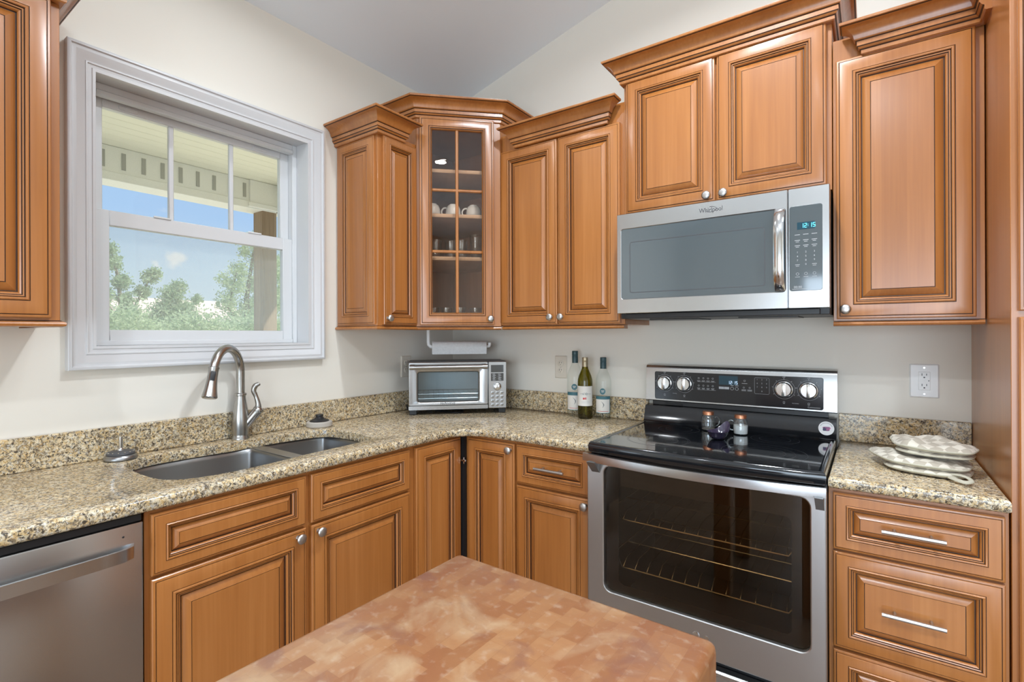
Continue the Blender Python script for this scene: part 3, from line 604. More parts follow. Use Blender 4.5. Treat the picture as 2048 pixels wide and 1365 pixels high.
# sink base: hollow box so the bowls hang inside
c = thing('sink_base_cabinet', 'maple sink base cabinet with two false drawer fronts and two doors', 'cabinet', (0, -1.870, 0), 90)
wS = 1.870-.9165; mb = MB()
mb.box(0, wS, -FO, -.588, .10, BT, .001); mb.box(0, .016, -.588, -.002, .10, BT); mb.box(wS-.016, wS, -.588, -.002, .10, BT); mb.box(.016, wS-.016, -.588, -.002, .10, .116); mb.box(.016, wS-.016, -.012, -.002, .116, BT)
mb.build('body', MAPLE, c, smooth=0)
mb = MB(); mb.box(0, wS, -.54, -.002, 0, .0995); mb.build('toe_kick', TOEK, c)
u = lambda dd: 1.870-dd
for a, b in ((1.858, 1.415), (1.3955, .952)):
    door(c, u(a), u(b), .704, .866, FO+.001, .62, 'false_drawer_front', kk=.60)
dd = door(c, u(1.858), u(1.415), .12, .694, FO+.001, .88); knob(dd, u(1.447), .672, FO+.020)
dd = door(c, u(1.3955), u(.952), .12, .694, FO+.001, .88); knob(dd, u(1.372), .672, FO+.020)

# corner base with a pair of narrow doors meeting in the corner
c = thing('corner_base_cabinet', 'corner maple base cabinet with two narrow doors meeting at the inside corner', 'cabinet', (0, 0, 0))
mb = MB(); q = .606
mb.prism([(.002, -.002), (.9155, -.002), (.9155, -q), (q+.012, -q), (q+.012, -q-.003), (q, -q-.012), (q, -.9155), (.002, -.9155)], .10, BT); mb.build('body', MAPLE, c, smooth=0)
mb = MB(); mb.prism([(.002, -.002), (.9155, -.002), (.9155, -.54), (.54, -.54), (.54, -.9155), (.002, -.9155)], 0, .0995); mb.build('toe_kick', TOEK, c)
dd = door(c, .651, .911, .12, .866, FO+.001, .80); knob(dd, .893, .840, FO+.020)
dd2 = door(c, 0, .917-.639, .12, .866, FO+.001, .80); dd2.location = (0, -.917, 0); dd2.rotation_euler = (0, 0, R(90))
mb = MB(); mb.box(.6085, .632, -.632, -.6085, .12, .866); mb.build('corner_gap_shade', BLK, c)  # black block standing in for the shade between the two doors
mb = MB(); mb.box(.622, .650, -.637, -.6325, .755, .765, .001); mb.box(.634, .640, -.637, -.6325, .745, .775, .001); mb.build('hinge', CHROME, c)

# drawer base left of the range
c = thing('drawer_base_cabinet', 'narrow maple base cabinet with one drawer over one door, left of the range', 'cabinet', (.9165, 0, 0))
base_body(c, 0, 1.2785-.9165)
dd = door(c, .006, .355, .704, .866, FO+.001, .62, 'drawer', kk=.60); pull(dd, 1.031-.9165, 1.168-.9165, .786, FO+.019)
dd = door(c, .006, .355, .12, .694, FO+.001, .82); knob(dd, .336, .670, FO+.020)

# three-drawer base right of the range
c = thing('drawer_base_cabinet', 'three-drawer maple base cabinet right of the range, below the oven mitts', 'cabinet', (2.0505, 0, 0))
base_body(c, 0, 2.441-2.0505)
FR = FO+.008
for z0, z1 in ((.701, .866), (.414, .694), (.12, .405)):
    dd = door(c, .012, .381, z0, z1, FO+.001, .66 if z1 > .7 else .70, 'drawer', kk=.60 if z1 > .7 else .70)
    pull(dd, 2.178-2.0505, 2.315-2.0505, (z0+z1)/2+.001, FO+.019 - .003)

# ------------------------------------------------------------------ worktops
def slab(mb, outer, holes, z0, z1, r_=.010):
    if area2(outer) < 0: outer = outer[::-1]
    holes = [h if area2(h) < 0 else h[::-1] for h in holes]
    seq = [(.006, z0), (0, z0+.006)] + [(r_*(1-cos(R(a))), z1-r_+r_*sin(R(a))) for a in (0, 30, 60, 90)]
    def walls(poly, sgn, seq_):
        rv = []
        for ins_, z in seq_: rv.append([mb.bm.verts.new((x, y, z)) for x, y in offset(poly, ins_)])
        n = len(poly)
        for a, b in zip(rv, rv[1:]):
            for k in range(n): mb._f([a[k], a[(k+1) % n], b[(k+1) % n], b[k]])
        return rv[0], rv[-1]
    tops, bots = [], []
    a, b = walls(outer, 1, seq); bots.append(a); tops.append(b)
    hseq = [(0, z0), (0, z1-.004), (.0012, z1-.0012), (.004, z1)]
    for h in holes: a, b = walls(h, 1, hseq); bots.append(a); tops.append(b)
    for group in (tops, bots):
        es = []
        for lp in group:
            for k in range(len(lp)):
                e_ = mb.bm.edges.get((lp[k], lp[(k+1) % len(lp)])) or mb.bm.edges.new((lp[k], lp[(k+1) % len(lp)])); es.append(e_)
        bmesh.ops.triangle_fill(mb.bm, use_beauty=True, edges=es)
CZ, CTH = .914, .034
sink_hole = smooth_poly([(.090, -1.690), (.150, -1.775), (.27, -1.790), (.45, -1.785), (.520, -1.740), (.548, -1.62), (.540, -1.46), (.522, -1.34), (.519, -1.15), (.505, -1.045), (.44, -1.012), (.22, -1.008), (.152, -1.035), (.120, -1.14), (.108, -1.28), (.112, -1.42), (.095, -1.56)], 3)
arc = [(.636+.13-.13*cos(R(t)), -.636-.13+.13*sin(R(t))) for t in (0, 18, 36, 54, 72, 90)]
outl = [(.0015, -.0015), (1.278, -.0015), (1.278, -.636)] + arc[::-1] + [(.636, -2.60), (.0015, -2.60)]
ctop = thing('countertop', 'speckled gold granite L-shaped countertop holding the sink and toaster oven', 'countertop', (0, 0, 0))
mb = MB(); slab(mb, outl, [sink_hole], CZ-CTH, CZ); mb.build('slab', GRAN, ctop, smooth=50)
mb = MB(); mb.box(.0015, .021, -2.60, -.022, CZ+.0005, CZ+.1065, .002); tag(mb.build('backsplash', GRAN), 'low granite backsplash strip along the window wall behind the sink', 'backsplash')
mb = MB(); mb.box(.0015, 1.278, -.021, -.0015, CZ+.0005, CZ+.1065, .002); tag(mb.build('backsplash', GRAN), 'low granite backsplash strip behind the toaster oven and the wine bottles', 'backsplash')
ctop = thing('countertop', 'short speckled granite countertop between the range and the pantry, under the mitts', 'countertop', (0, 0, 0))
mb = MB(); slab(mb, [(2.0515, -.0015), (2.4415, -.0015), (2.4415, -.634), (2.0515, -.634)], [], CZ-CTH, CZ); mb.build('slab', GRAN, ctop, smooth=50)
mb = MB(); mb.box(2.0515, 2.4415, -.021, -.0015, CZ+.0005, CZ+.1065, .002); tag(mb.build('backsplash', GRAN), 'short granite backsplash strip between the range and the pantry', 'backsplash')

# ------------------------------------------------------------------ sink, faucet, things beside the sink
sk = thing('kitchen_sink', 'undermount double-bowl stainless sink set in the granite below the window', 'sink', (0, 0, 0))
ZF = CZ-CTH-.0005
def bowl(poly, depth):
    mb = MB(); poly = smooth_poly(poly, 2)
    if area2(poly) < 0: poly = poly[::-1]
    seq = [(-.012, ZF), (0, ZF), (.004, ZF-.004), (.007, ZF-.02), (.016, ZF-depth+.035), (.030, ZF-depth+.010), (.055, ZF-depth)]
    mb.loft([[(x, y, z) for x, y in offset(poly, i_)] for i_, z in seq], cap=False)
    pp = offset(poly, .055); cx = sum(p[0] for p in pp)/len(pp); cy = sum(p[1] for p in pp)/len(pp)
    for sc0, sc1, z0, z1 in ((1, .3, ZF-depth, ZF-depth-.004),):
        mb.loft([[(cx+(x-cx)*s_, cy+(y-cy)*s_, z) for x, y in pp] for s_, z in ((1, ZF-depth), (.3, ZF-depth-.004), (.001, ZF-depth-.004))], cap=False)
    o = mb.build('bowl', STEELD, sk, smooth=60)
    mb = MB(); mb.lathe([(0, .001), (.030, .001), (.040, .003), (.043, .0015), (.043, 0), (0, 0)], (cx, cy, ZF-depth-.0035), 24); mb.build('drain', CHROME, sk)
bowl([(.085, -1.80), (.35, -1.812), (.52, -1.795), (.562, -1.66), (.555, -1.50), (.535, -1.345), (.50, -1.322), (.14, -1.322), (.095, -1.35), (.090, -1.52), (.072, -1.66)], .20)
bowl([(.11, -1.296), (.50, -1.296), (.532, -1.27), (.532, -1.05), (.50, -1.000), (.15, -.992), (.098, -1.03), (.092, -1.26)], .17)

mb = MB(); mb.box(.075, .575, -1.334, -1.285, ZF-.0035, ZF+.0003, .001); mb.build('divider', STEELD, sk)

fx, fy = .058, -1.350
fa = thing('faucet', 'brushed nickel pull-down gooseneck faucet behind the sink divider', 'faucet', (fx, fy, CZ))
mb = MB(); mb.lathe([(0, 0), (.0335, 0), (.0335, .006), (.031, .010), (.031, .020), (.0322, .05), (.0315, .085), (.028, .115), (.0225, .145), (.0195, .165), (.0192, .175), (.0225, .178), (.0225, .184), (.0185, .187), (0, .187)], seg=28); mb.build('base', NICKEL, fa)
hd = V((.14, -.186, 0)).normalized(); RA = .098; zc = .273
pts = [V((0, 0, .180)), V((0, 0, .23)), V((0, 0, zc))]
for a in range(10, 166, 8): t = R(180-a); pts.append(hd*(RA+RA*cos(t)) + V((0, 0, zc+RA*sin(t))))
mb = MB(); mb.tube(pts, .0158, 16); mb.build('spout', NICKEL, fa)
t = R(16); p0 = pts[-1]; dv = (hd*sin(t) - V((0, 0, 1))*cos(t)).normalized()
mb = MB(); mb.lathe([(.0150, -.002), (.0185, 0), (.0185, .004), (.0170, .008), (.0168, .03), (.0180, .055), (.0215, .085), (.0255, .105), (.0262, .112), (.0225, .116), (0, .116)], p0, 24, axis=dv); hdh = mb.build('spray_head', NICKEL, fa)
sd = (V((2.1559-fx-.2, -2.3848-fy+.2, 0))).normalized(); sd = (sd - dv*sd.dot(dv)).normalized(); bn = p0 + dv*.035 + sd*.0165
mb = MB(); q = M4.Translation(bn) @ (lambda x_, y_, z_: M4(((x_.x, y_.x, z_.x, 0), (x_.y, y_.y, z_.y, 0), (x_.z, y_.z, z_.z, 0), (0, 0, 0, 1))))(dv.cross(sd).normalized(), sd, dv)
vs_ = mb.box(-.008, .008, -.004, .0035, -.018, .018, .003, seg=2); mb.xf(vs_, q); mb.build('spray_button', BLK, hdh)
hs = V((.05, .08, 0)).normalized()
mb = MB(); a0 = hs*.012 + V((0, 0, .045)); a1 = hs*.058 + V((0, 0, .105))
mb.tube([a0, a0.lerp(a1, .5), a1, a1.lerp(a0, -.12)], [.019, .0195, .0205, .019], 18)
mb.lathe([(.0205, 0), (.0215, .004), (.0195, .010), (.013, .016), (0, .018)], a1.lerp(a0, -.1), 18, axis=(a1-a0))
lv = [a1 + hs*.006 + V((0, 0, .012)), a1 + hs*.006 + V((0, 0, .035)), a1 + hs*-.002 + V((0, 0, .065)), a1 + hs*-.010 + V((0, 0, .088)), a1 + hs*-.004 + V((0, 0, .108)), a1 + hs*.010 + V((0, 0, .116))]
mb.tube(spl(lv), lerps([.0145, .0100, .0085, .0100, .0112, .0078]), 16); mb.lathe([(.0078, 0), (.006, .003), (0, .0045)], lv[-1], 16, axis=lv[-1]-lv[-2]); mb.build('lever_handle', NICKEL, fa)

st = thing('sink_strainer', 'metal sink strainer basket with upright post left of the sink', 'strainer', (.071, -1.758, CZ))
mb = MB(); mb.lathe([(0, .001), (.045, .001), (.0475, .003), (.048, .006), (.046, .013), (.041, .017), (.040, .0135)], seg=32); mb.build('flange', STEELD, st)
mb = MB(); mb.lathe([(.0395, .014), (.041, .022), (.036, .028), (.020, .031), (0, .032)], seg=32)
for k in range(14): a = 2*pi*k/14; mb.lathe([(.0028, 0), (.0028, .002), (0, .002)], (.037*cos(a), .037*sin(a), .0265), 8, 1)
mb.build('basket', [DKGREY, CHROME], st)
mb = MB(); mb.rod((0, 0, .030), (0, 0, .078), .0062, 12); mb.lathe([(.009, 0), (.009, .005), (.0048, .010)], (0, 0, .031), 14); mb.build('post', CHROME, st)

br_ = thing('scrub_brush', 'round palm scrub brush with black knob behind the right sink bowl', 'brush', (.083, -1.006, CZ))
mb = MB(); n_ = 64
pr = [(0, .0005), (.053, .0005), (.0575, .006), (.0565, .022), (.052, .026), (0, .026)]; vs_ = mb.lathe(pr, seg=n_)
for v_ in vs_:
    a = math.atan2(v_.co.y, v_.co.x); r_ = math.hypot(v_.co.x, v_.co.y)
    if r_ > .045: f_ = 1+.018*sin(a*32); v_.co.x *= f_; v_.co.y *= f_
mb.build('bristles', BRIS, br_)
mb = MB(); mb.lathe([(0, .0262), (.042, .0262), (.043, .029), (.035, .033), (.022, .038), (.0165, .045), (.018, .052), (.0165, .0565), (0, .058)], seg=32); mb.build('knob', BLK, br_)

# ------------------------------------------------------------------ dishwasher
dw = thing('dishwasher', 'stainless steel dishwasher with bar handle under the counter left of the sink', 'dishwasher', (0, -2.478, 0), 90)
wd = .602
mb = MB(); mb.box(.004, wd-.004, -.585, -.03, .10, .872); mb.box(.004, wd-.004, -.53, -.03, 0, .0995); mb.build('body', BLK, dw)
mb = MB(); mb.box(0, wd, -.622, -.587, .115, .856, .004, seg=2); pn = mb.build('door', STEEL, dw)
mb = MB(); mb.box(.002, wd-.002, -.618, -.587, .857, .876, .002); mb.build('control_strip', BLK, dw)
mb = MB(); hx = .02
pr = [(hx, 0), (hx+.008, .022), (hx+.03, .034), (.1, .037), (.3, .038), (.5, .037), (wd-hx-.03, .034), (wd-hx-.008, .022), (wd-hx, 0)]
outer = [(x, -.6225-o) for x, o in pr]; inner = [(x+(.006 if x < .3 else -.006 if x > .31 else 0), -.6225-max(0, o-.007)) for x, o in pr]
mb.loft([[(a[0], a[1], .776), (a[0], a[1], .806), (b[0], b[1], .806), (b[0], b[1], .776)] for a, b in zip(outer, inner)]); mb.build('handle', STEEL, dw, smooth=50)
mb = MB(); mb.lathe([(.0025, 0), (.0025, .0008), (0, .0008)], (wd-.043, -.622, .828), 10, axis=(0, -1, 0)); mb.build('indicator', BLK, pn)

# ------------------------------------------------------------------ range
rg = thing('range', 'freestanding stainless electric range with black glass cooktop and oven window', 'stove', (1.2805, 0, 0))
wr_ = .768
mb = MB()
mb.box(0, .045, -.63, -.025, .10, .888); mb.box(wr_-.045, wr_, -.63, -.025, .10, .888); mb.box(.045, wr_-.045, -.63, -.025, .10, .27); mb.box(.045, wr_-.045, -.63, -.025, .79, .888); mb.box(.045, wr_-.045, -.08, -.025, .27, .79); mb.build('body', BLK, rg, smooth=0)
mb = MB(); mb.box(.0455, wr_-.0455, -.5, -.0805, .2705, .275); mb.box(.0455, .05, -.6, -.0805, .275, .789); mb.box(wr_-.05, wr_-.0455, -.6, -.0805, .275, .789); mb.box(.05, wr_-.05, -.085, -.0805, .275, .789); mb.build('oven_cavity', CAV, rg, smooth=0)
for zr_, dy in ((.635, 0), (.455, 0)):
    mb = MB(); y0, y1 = -.585, -.12; x0, x1 = .056, wr_-.056
    fr_ = [(x0, y0, zr_+.03), (x0+.03, y0, zr_+.03), (x0+.05, y0-.004, zr_), (x1-.05, y0-.004, zr_), (x1-.03, y0, zr_+.03), (x1, y0, zr_+.03)]
    mb.tube(fr_, .0032, 8); mb.tube([(x0, y0, zr_+.03), (x0, y1, zr_+.03)], .003, 6); mb.tube([(x1, y0, zr_+.03), (x1, y1, zr_+.03)], .003, 6)
    for y in (y1, y0+.16, y0+.31): mb.rod((x0, y, zr_+.03), (x1, y, zr_+.03), .003, 6)
    for k in range(13): x = x0+.055+(x1-x0-.11)*k/12; mb.tube([(x, y0-.004, zr_), (x, y0-.002, zr_+.006), (x, y0+.03, zr_+.028), (x, y1, zr_+.03)], .0018, 6)
    mb.build('oven_rack', WIRE, rg)
# oven door
OD0, OD1 = -.632, -.668
mb = MB(); wu0, wu1, wz0, wz1 = .067, .727, .388, .848
fr0 = rrect(0, wr_, .268, .872, .004, 5); hol = rrect(wu0, wu1, wz0, wz1, .028, 5)
fv = [[(x, -y_, z) for x, z in p] for p, y_ in ((fr0, .632), (fr0, .666), (offset(fr0, .003), .668))]
hv = [[(x, -y_, z) for x, z in p] for p, y_ in ((offset(hol, -.004), .668), (offset(hol, -.001), .666), (hol, .660), (hol, .632))]
mb.loft(fv + hv + [fv[0]], cap=False); mb.build('oven_door', STEELV, rg, smooth=30)
od = [o for o in rg.children if o.name.startswith('oven_door')][0]
mb = MB(); vs_ = mb.loft([[(x, -.656, z) for x, z in offset(hol, .0008)], [(x, -.651, z) for x, z in offset(hol, .0008)]]); mb.build('window', OVENGL, od, smooth=0)
mb = MB(); i0 = offset(hol, .001); i1 = rrect(wu0+.05, wu1-.05, wz0+.03, wz1-.07, .02, 5)
mb.loft([[(x, -.649, z) for x, z in i0], [(x, -.649, z) for x, z in i1], [(x, -.646, z) for x, z in i1], [(x, -.646, z) for x, z in i0], [(x, -.649, z) for x, z in i0]], cap=False); mb.build('window_border', BLKEN, od, smooth=0)
# bowed flat handle
mb = MB(); sec = []
for k in range(25):
    x = -.002 + (wr_+.004)*k/24; tt = (k/24-.5)*2; o = .700 + .042*(1-tt*tt)
    sec.append([(x, -o, .8655), (x, -o-.001, .879), (x, -o, .8935), (x, -o+.012, .8935), (x, -o+.014, .879), (x, -o+.012, .8655)])
mb.loft(sec); mb.build('handle', STEEL, od, smooth=50)
for x0, x1 in ((.020, .052), (wr_-.026, wr_-.004)):
    mb = MB(); mb.loft([[(x, -.6682, .82), (x, -.6682, .866), (x, -.716, .866), (x, -.700, .850)] for x in (x0, x1)]); mb.build('handle_bracket', plain('bracket_grey', (.22, .22, .22), .4, .6), od, smooth=0)
mb = MB(); mb.box(.004, wr_-.004, -.655, -.632, .873, .884, .002); mb.build('vent_trim', BLK, rg)
for nm, zz in (('drawer', None),):
    mb = MB(); mb.box(.002, wr_-.002, -.664, -.632, .105, .238, .003); q = mb.build('drawer', STEELV, rg)
    mb = MB(); mb.box(.002, wr_-.002, -.672, -.6645, .222, .238, .003); mb.build('drawer_lip', STEEL, q)
# emblem low on the oven door
mb = MB(); mb.lathe([(.010, 0), (.012, .0008), (.012, .0014), (.010, .0018), (0, .0018)], (wr_/2+.015, -.668, .335), 18, axis=(0, -1, 0)); mb.lathe([(.007, 0), (.008, .0012), (0, .0012)], (wr_/2+.048, -.668, .335), 18, axis=(0, -1, 0)); mb.build('emblem', CHROME, od)
# cooktop
mb = MB(); n_ = 16; front = []
for k in range(n_+1): x = wr_*k/n_; tt = (k/n_-.5)*2; front.append((x, -.660-.022*(1-tt*tt)))
pl = front + [(wr_, -.03), (0, -.03)]
pl = [(x, y) for x, y in pl]
def cookring(ins_, z, off=0): return [(x, y, z) for x, y in offset(pl, ins_)]
mb.loft([cookring(.006, .889), cookring(.001, .895), cookring(0, .915), cookring(.003, .925), cookring(.007, .9285), cookring(.016, .9285), cookring(.022, .9245)], cap='start'); mb.build('cooktop_frame', BLKEN, rg, smooth=40)
ck = MB(); ck.bm.faces.new([ck.bm.verts.new(p) for p in cookring(.0215, .9250)]); ck = ck.build('cooktop_glass', BLKGL, rg, smooth=0)
def ringm(mb, cx, cy, r0, r1, z=.92515, seg=48):
    a = [mb.bm.verts.new((cx+r0*cos(2*pi*k/seg), cy+r0*sin(2*pi*k/seg), z)) for k in range(seg)]; b = [mb.bm.verts.new((cx+r1*cos(2*pi*k/seg), cy+r1*sin(2*pi*k/seg), z)) for k in range(seg)]
    for k in range(seg): mb._f([a[k], a[(k+1) % seg], b[(k+1) % seg], b[k]])
for cx, cy, rs in ((.20, -.46, (.118, .112, .075)), (.57, -.46, (.135, .10, .07)), (.20, -.20, (.085, .055)), (.57, -.20, (.085, .055)), (.385, -.2, (.06,))):
    mb = MB()
    for r_ in rs: ringm(mb, cx, cy, r_-.0014, r_)
    mb.build('burner_marking', MARKDIM, ck, smooth=0)
# riser and control backguard
mb = MB(); mb.loft([[(x, -.118, .9255), (x, -.100, .9265), (x, -.088, .934), (x, -.074, .985), (x, -.066, 1.000), (x, -.030, 1.004), (x, -.030, .9255)] for x in (.002, wr_-.002)]); rs_ = mb.build('riser', BLKEN, rg, smooth=45)
mb = MB(); mb.box(.03, wr_-.03, -.045, -.030, 1.004, 1.024); mb.box(.09, .17, -.052, -.045, 1.006, 1.014, .002); mb.build('vent_gap', BLK, rg, smooth=0)
mb = MB(); y_b = -.012
prf = [(-.050, 1.022), (-.054, 1.026), (-.052, 1.10), (-.048, 1.172), (-.044, 1.184), (-.034, 1.191), (-.012, 1.192), (-.012, 1.022)]
mb.loft([[(x, y, z) for y, z in prf] for x in (.0, .004, wr_-.004, wr_)]); bgd = mb.build('backguard', STEEL, rg, smooth=40)
PO = .0525
mb = MB(); mb.loft([[(x, -(PO+.0010), z) for x, z in rrect(.043, .722, 1.031, 1.160, .008)], [(x, -(PO+.0030), z) for x, z in rrect(.044, .721, 1.032, 1.159, .008)]]); cp = mb.build('control_panel', PANELG, bgd, smooth=30)
PF = PO+.0034
mb = MB()
for kx in (.091, .181, .584, .672):
    for k in range(7): a = R(-120+40*k); mb.lathe([(.0016, 0), (0, .0004)], (kx+.043*sin(a), -PF, 1.107+.043*cos(a)), 6, axis=(0, -1, 0))
    ringv = [(kx+.0395*cos(R(t)), -PF-.0002, 1.107+.0395*sin(R(t))) for t in range(0, 360, 12)]; mb.tube(ringv, .0005, 4, closed=True)
    mb.text('OFF', .006, kx, 1.156, PF); mb.box(kx-.004, kx+.004, -PF-.0004, -PF+.001, 1.048, 1.0488)
    mb.lathe([(.004, 0), (.004, .0004), (.003, .0004)], (kx, -PF, 1.054), 10, axis=(0, -1, 0))
for gx in (.245, .265, .285, .305):
    for gz in (1.137, 1.104): mb.lathe([(.0038, 0), (.0038, .0004), (.0028, .0004)], (gx, -PF, gz), 10, axis=(0, -1, 0)); mb.box(gx-.007, gx+.007, -PF-.0004, -PF+.001, gz-.012, gz-.0105); mb.box(gx-.005, gx+.005, -PF-.0004, -PF+.001, gz-.016, gz-.0145)
mb.box(.240, .318, -PF-.0003, -PF+.001, 1.121, 1.1217); mb.box(.240, .318, -PF-.0003, -PF+.001, 1.085, 1.0857)
for x0, x1 in ((.331, .352), (.353, .373)): mb.box(x0, x1, -PF-.0004, -PF+.001, 1.094, 1.104)
for gx in (.385, .404): mb.lathe([(.007, 0), (.007, .0004), (.0058, .0004)], (gx, -PF, 1.098), 14, axis=(0, -1, 0))
mb.box(.379, .391, -PF-.0004, -PF+.001, 1.110, 1.112); mb.box(.397, .411, -PF-.0004, -PF+.001, 1.110, 1.112)
for gx in (.432, .455):
    mb.box(gx-.009, gx+.009, -PF-.0004, -PF+.001, 1.091, 1.0925); mb.box(gx-.009, gx+.009, -PF-.0004, -PF+.001, 1.095, 1.0965); mb.lathe([(.0035, 0), (.0035, .0004), (.0026, .0004)], (gx, -PF, 1.105), 10, axis=(0, -1, 0))
mb.box(.424, .446, -PF-.0004, -PF+.001, 1.122, 1.1235); mb.lathe([(.004, 0), (.004, .0004), (.003, .0004)], (.435, -PF, 1.134), 10, axis=(0, -1, 0))
fr_ = rrect(.474, .530, 1.082, 1.150, .005); mb.tube([(x, -PF-.0002, z) for x, z in fr_], .0005, 4, closed=True)
for i, ch in enumerate('123456789'): mb.text(ch, .008, .484+.018*(i % 3), 1.142-.016*(i//3), PF)
mb.text('0', .008, .502, 1.093, PF)
mb.text('Convection', .0085, .690, 1.040, PF, sx=1.1); mb.text('Hot Surface', .005, .625, 1.052, PF); mb.text('Warming', .005, .137, 1.062, PF)
mb.build('panel_markings', MARK, cp, smooth=0)
mb = MB(); mb.box(.331, .408, -PF-.0003, -PF+.001, 1.113, 1.152); mb.build('display_window', LEDBG, cp, smooth=0)
mb = MB(); mb.seg7('12:15', .368, 1.117, .0135, PF+.0004); mb.build('clock_digits', LEDW, cp, smooth=0)
for kx in (.091, .181, .584, .672):
    mb = MB(); mb.lathe([(.034, -.003), (.034, .003), (.0325, .006), (.030, .007), (.029, .010), (.0285, .018), (.0265, .021), (0, .021)], (kx, -PF, 1.107), 32, axis=(0, -1, 0))
    vs_ = mb.box(kx-.0062, kx+.0062, -PF-.030, -PF-.019, 1.107-.027, 1.107+.027, .003, seg=2); kb = mb.build('control_knob', CHROME, bgd)
# round sticker on the riser
def ry(z): return .088-(z-.934)*(.014/.051)
sx_, sz_ = .7325, .966
mb = MB(); tilt = V((0, -1, .27)).normalized(); cpt = V((sx_, -ry(sz_)-.0006, sz_))
mb.lathe([(.0265, 0), (.0265, .0005), (0, .0005)], cpt, 32, 0, axis=tilt)
def onst(u_, v_, k): up_ = V((0, .27, 1)).normalized(); return cpt + V((1, 0, 0))*u_ + up_*v_ + tilt*k
mb.bm.faces.new([mb.bm.verts.new(onst(.012*cos(t)*(1+.25*sin(3*t))+.001, .010*sin(t)*(1+.2*cos(2*t))-.002, .0008)) for t in [2*pi*k/24 for k in range(24)]]).material_index = 1
for k in range(3): mb.bm.faces.new([mb.bm.verts.new(onst(x, y, .0011)) for x, y in ((-.010, .004-.006*k), (.011, .006-.006*k), (.011, .0035-.006*k), (-.010, .0015-.006*k))]).material_index = 2
mb.bm.faces.new([mb.bm.verts.new(onst(x, y, .0013)) for x, y in ((-.012, -.008), (-.001, -.010), (.001, 0), (-.010, .003))]).material_index = 2
for k in range(16):
    a = R(25+130*k/15); mb.bm.faces.new([mb.bm.verts.new(onst(r_*sin(a-pi/2+dd), r_*cos(a-pi/2+dd), .0011)) for r_, dd in ((.019, -.05), (.0225, -.05), (.0225, .05), (.019, .05))]).material_index = 3
mb.build('sticker', [STKW, STKP, STKN, MARK], rs_, smooth=0, label='round white sticker')

# ------------------------------------------------------------------ microwave
mw = thing('microwave', 'stainless over-the-range microwave mounted under the wall cabinet above the stove', 'microwave', (1.2905, 0, 0))
wm = .7555; Z0, Z1 = 1.4215, 1.8335
mb = MB(); mb.box(.002, wm-.002, -.372, -.003, 1.400, Z1, .002); mb.box(.03, wm-.03, -.39, -.372, 1.400, 1.4205, .002); mb.box(.1, .3, -.30, -.10, 1.396, 1.400); mb.box(.45, .65, -.30, -.10, 1.396, 1.400); mb.build('body', BLK, mw)
mb = MB(); ds = .6315
hol = rrect(.019, .624, 1.4805, 1.7705, .010); fr0 = rrect(0, ds, Z0, Z1, .003)
fv = [[(x, -y_, z) for x, z in p] for p, y_ in ((fr0, .373), (fr0, .408), (offset(fr0, .002), .410))]
hv = [[(x, -y_, z) for x, z in p] for p, y_ in ((offset(hol, -.002), .410), (hol, .408), (hol, .400))]
mb.loft(fv + hv, cap='start'); md = mb.build('door', STEEL, mw, smooth=30)
mb = MB(); mb.loft([[(x, -.4045, z) for x, z in offset(hol, .0005)], [(x, -.4075, z) for x, z in offset(hol, .0005)]]); wn = mb.build('window', MWGL, md, smooth=0)
mb = MB(); scn_ = rrect(.055, .560, 1.505, 1.715, .012); scr2 = offset(scn_, .0025)
mb.loft([[(x, -.4076, z) for x, z in scn_], [(x, -.4079, z) for x, z in scn_], [(x, -.4079, z) for x, z in scr2], [(x, -.4076, z) for x, z in scr2]], cap=False); mb.build('screen_border', DKGREY, wn, smooth=0)
mb = MB(); sec = []
for k in range(17):
    z = 1.484 + (1.770-1.484)*k/16; tt = (k/16-.5)*2; o = .412 + .040*(1-tt**4) ; x0 = .592
    sec.append([(x0, -o, z), (x0+.008, -o-.005, z), (x0+.024, -o-.005, z), (x0+.032, -o, z), (x0+.028, -o+.008, z), (x0+.004, -o+.008, z)])
mb.loft(sec); mb.build('handle', CHROME, md, smooth=50)
mb = MB(); mb.text('Whirlpool', .024, .377, 1.801, .4098, ext=.0012, sx=.85); mb.tube([(.377+.020*cos(R(t)), -.4106, 1.803+.010*sin(R(t))) for t in range(-150, 120, 15)], .0008, 5); mb.build('logo_lettering', DKGREY, md, smooth=0)
mb = MB(); c0 = rrect(.6335, wm, Z0, Z1, .003); mb.loft([[(x, -y_, z) for x, z in p] for p, y_ in ((c0, .373), (c0, .408), (offset(c0, .002), .410))]); cpn = mb.build('control_column', STEEL, mw, smooth=30)
mb = MB(); g0 = rrect(.6365, .7345, 1.481, 1.772, .008); mb.loft([[(x, -.4098, z) for x, z in g0], [(x, -.4112, z) for x, z in offset(g0, .001)]]); kp = mb.build('keypad_glass', MWGL, cpn, smooth=30)
mb = MB(); mb.box(.660, .712, -.4116, -.4105, 1.690, 1.715); mb.build('display_window', LEDBG, kp, smooth=0)
mb = MB(); mb.seg7('12:15', .672, 1.6955, .0145, .4117); mb.build('clock_digits', LED, kp, smooth=0)
mb = MB(); KO = .4113
for r_, zz in enumerate((1.672, 1.653, 1.635)):
    for cx in (.661, .686, .711):
        mb.box(cx-.008, cx+.008, -KO-.0003, -KO, zz, zz+.0018)
        if r_: mb.box(cx-.005, cx+.005, -KO-.0003, -KO, zz-.005, zz-.0034)
for i, ch in enumerate('123456789'): mb.text(ch, .0085, .661+.025*(i % 3), 1.613-.014*(i//3), KO)
mb.text('0', .0085, .686, 1.571, KO)
for cx in (.661, .711): mb.box(cx-.007, cx+.007, -KO-.0003, -KO, 1.570, 1.5716); mb.box(cx-.005, cx+.005, -KO-.0003, -KO, 1.565, 1.5664)
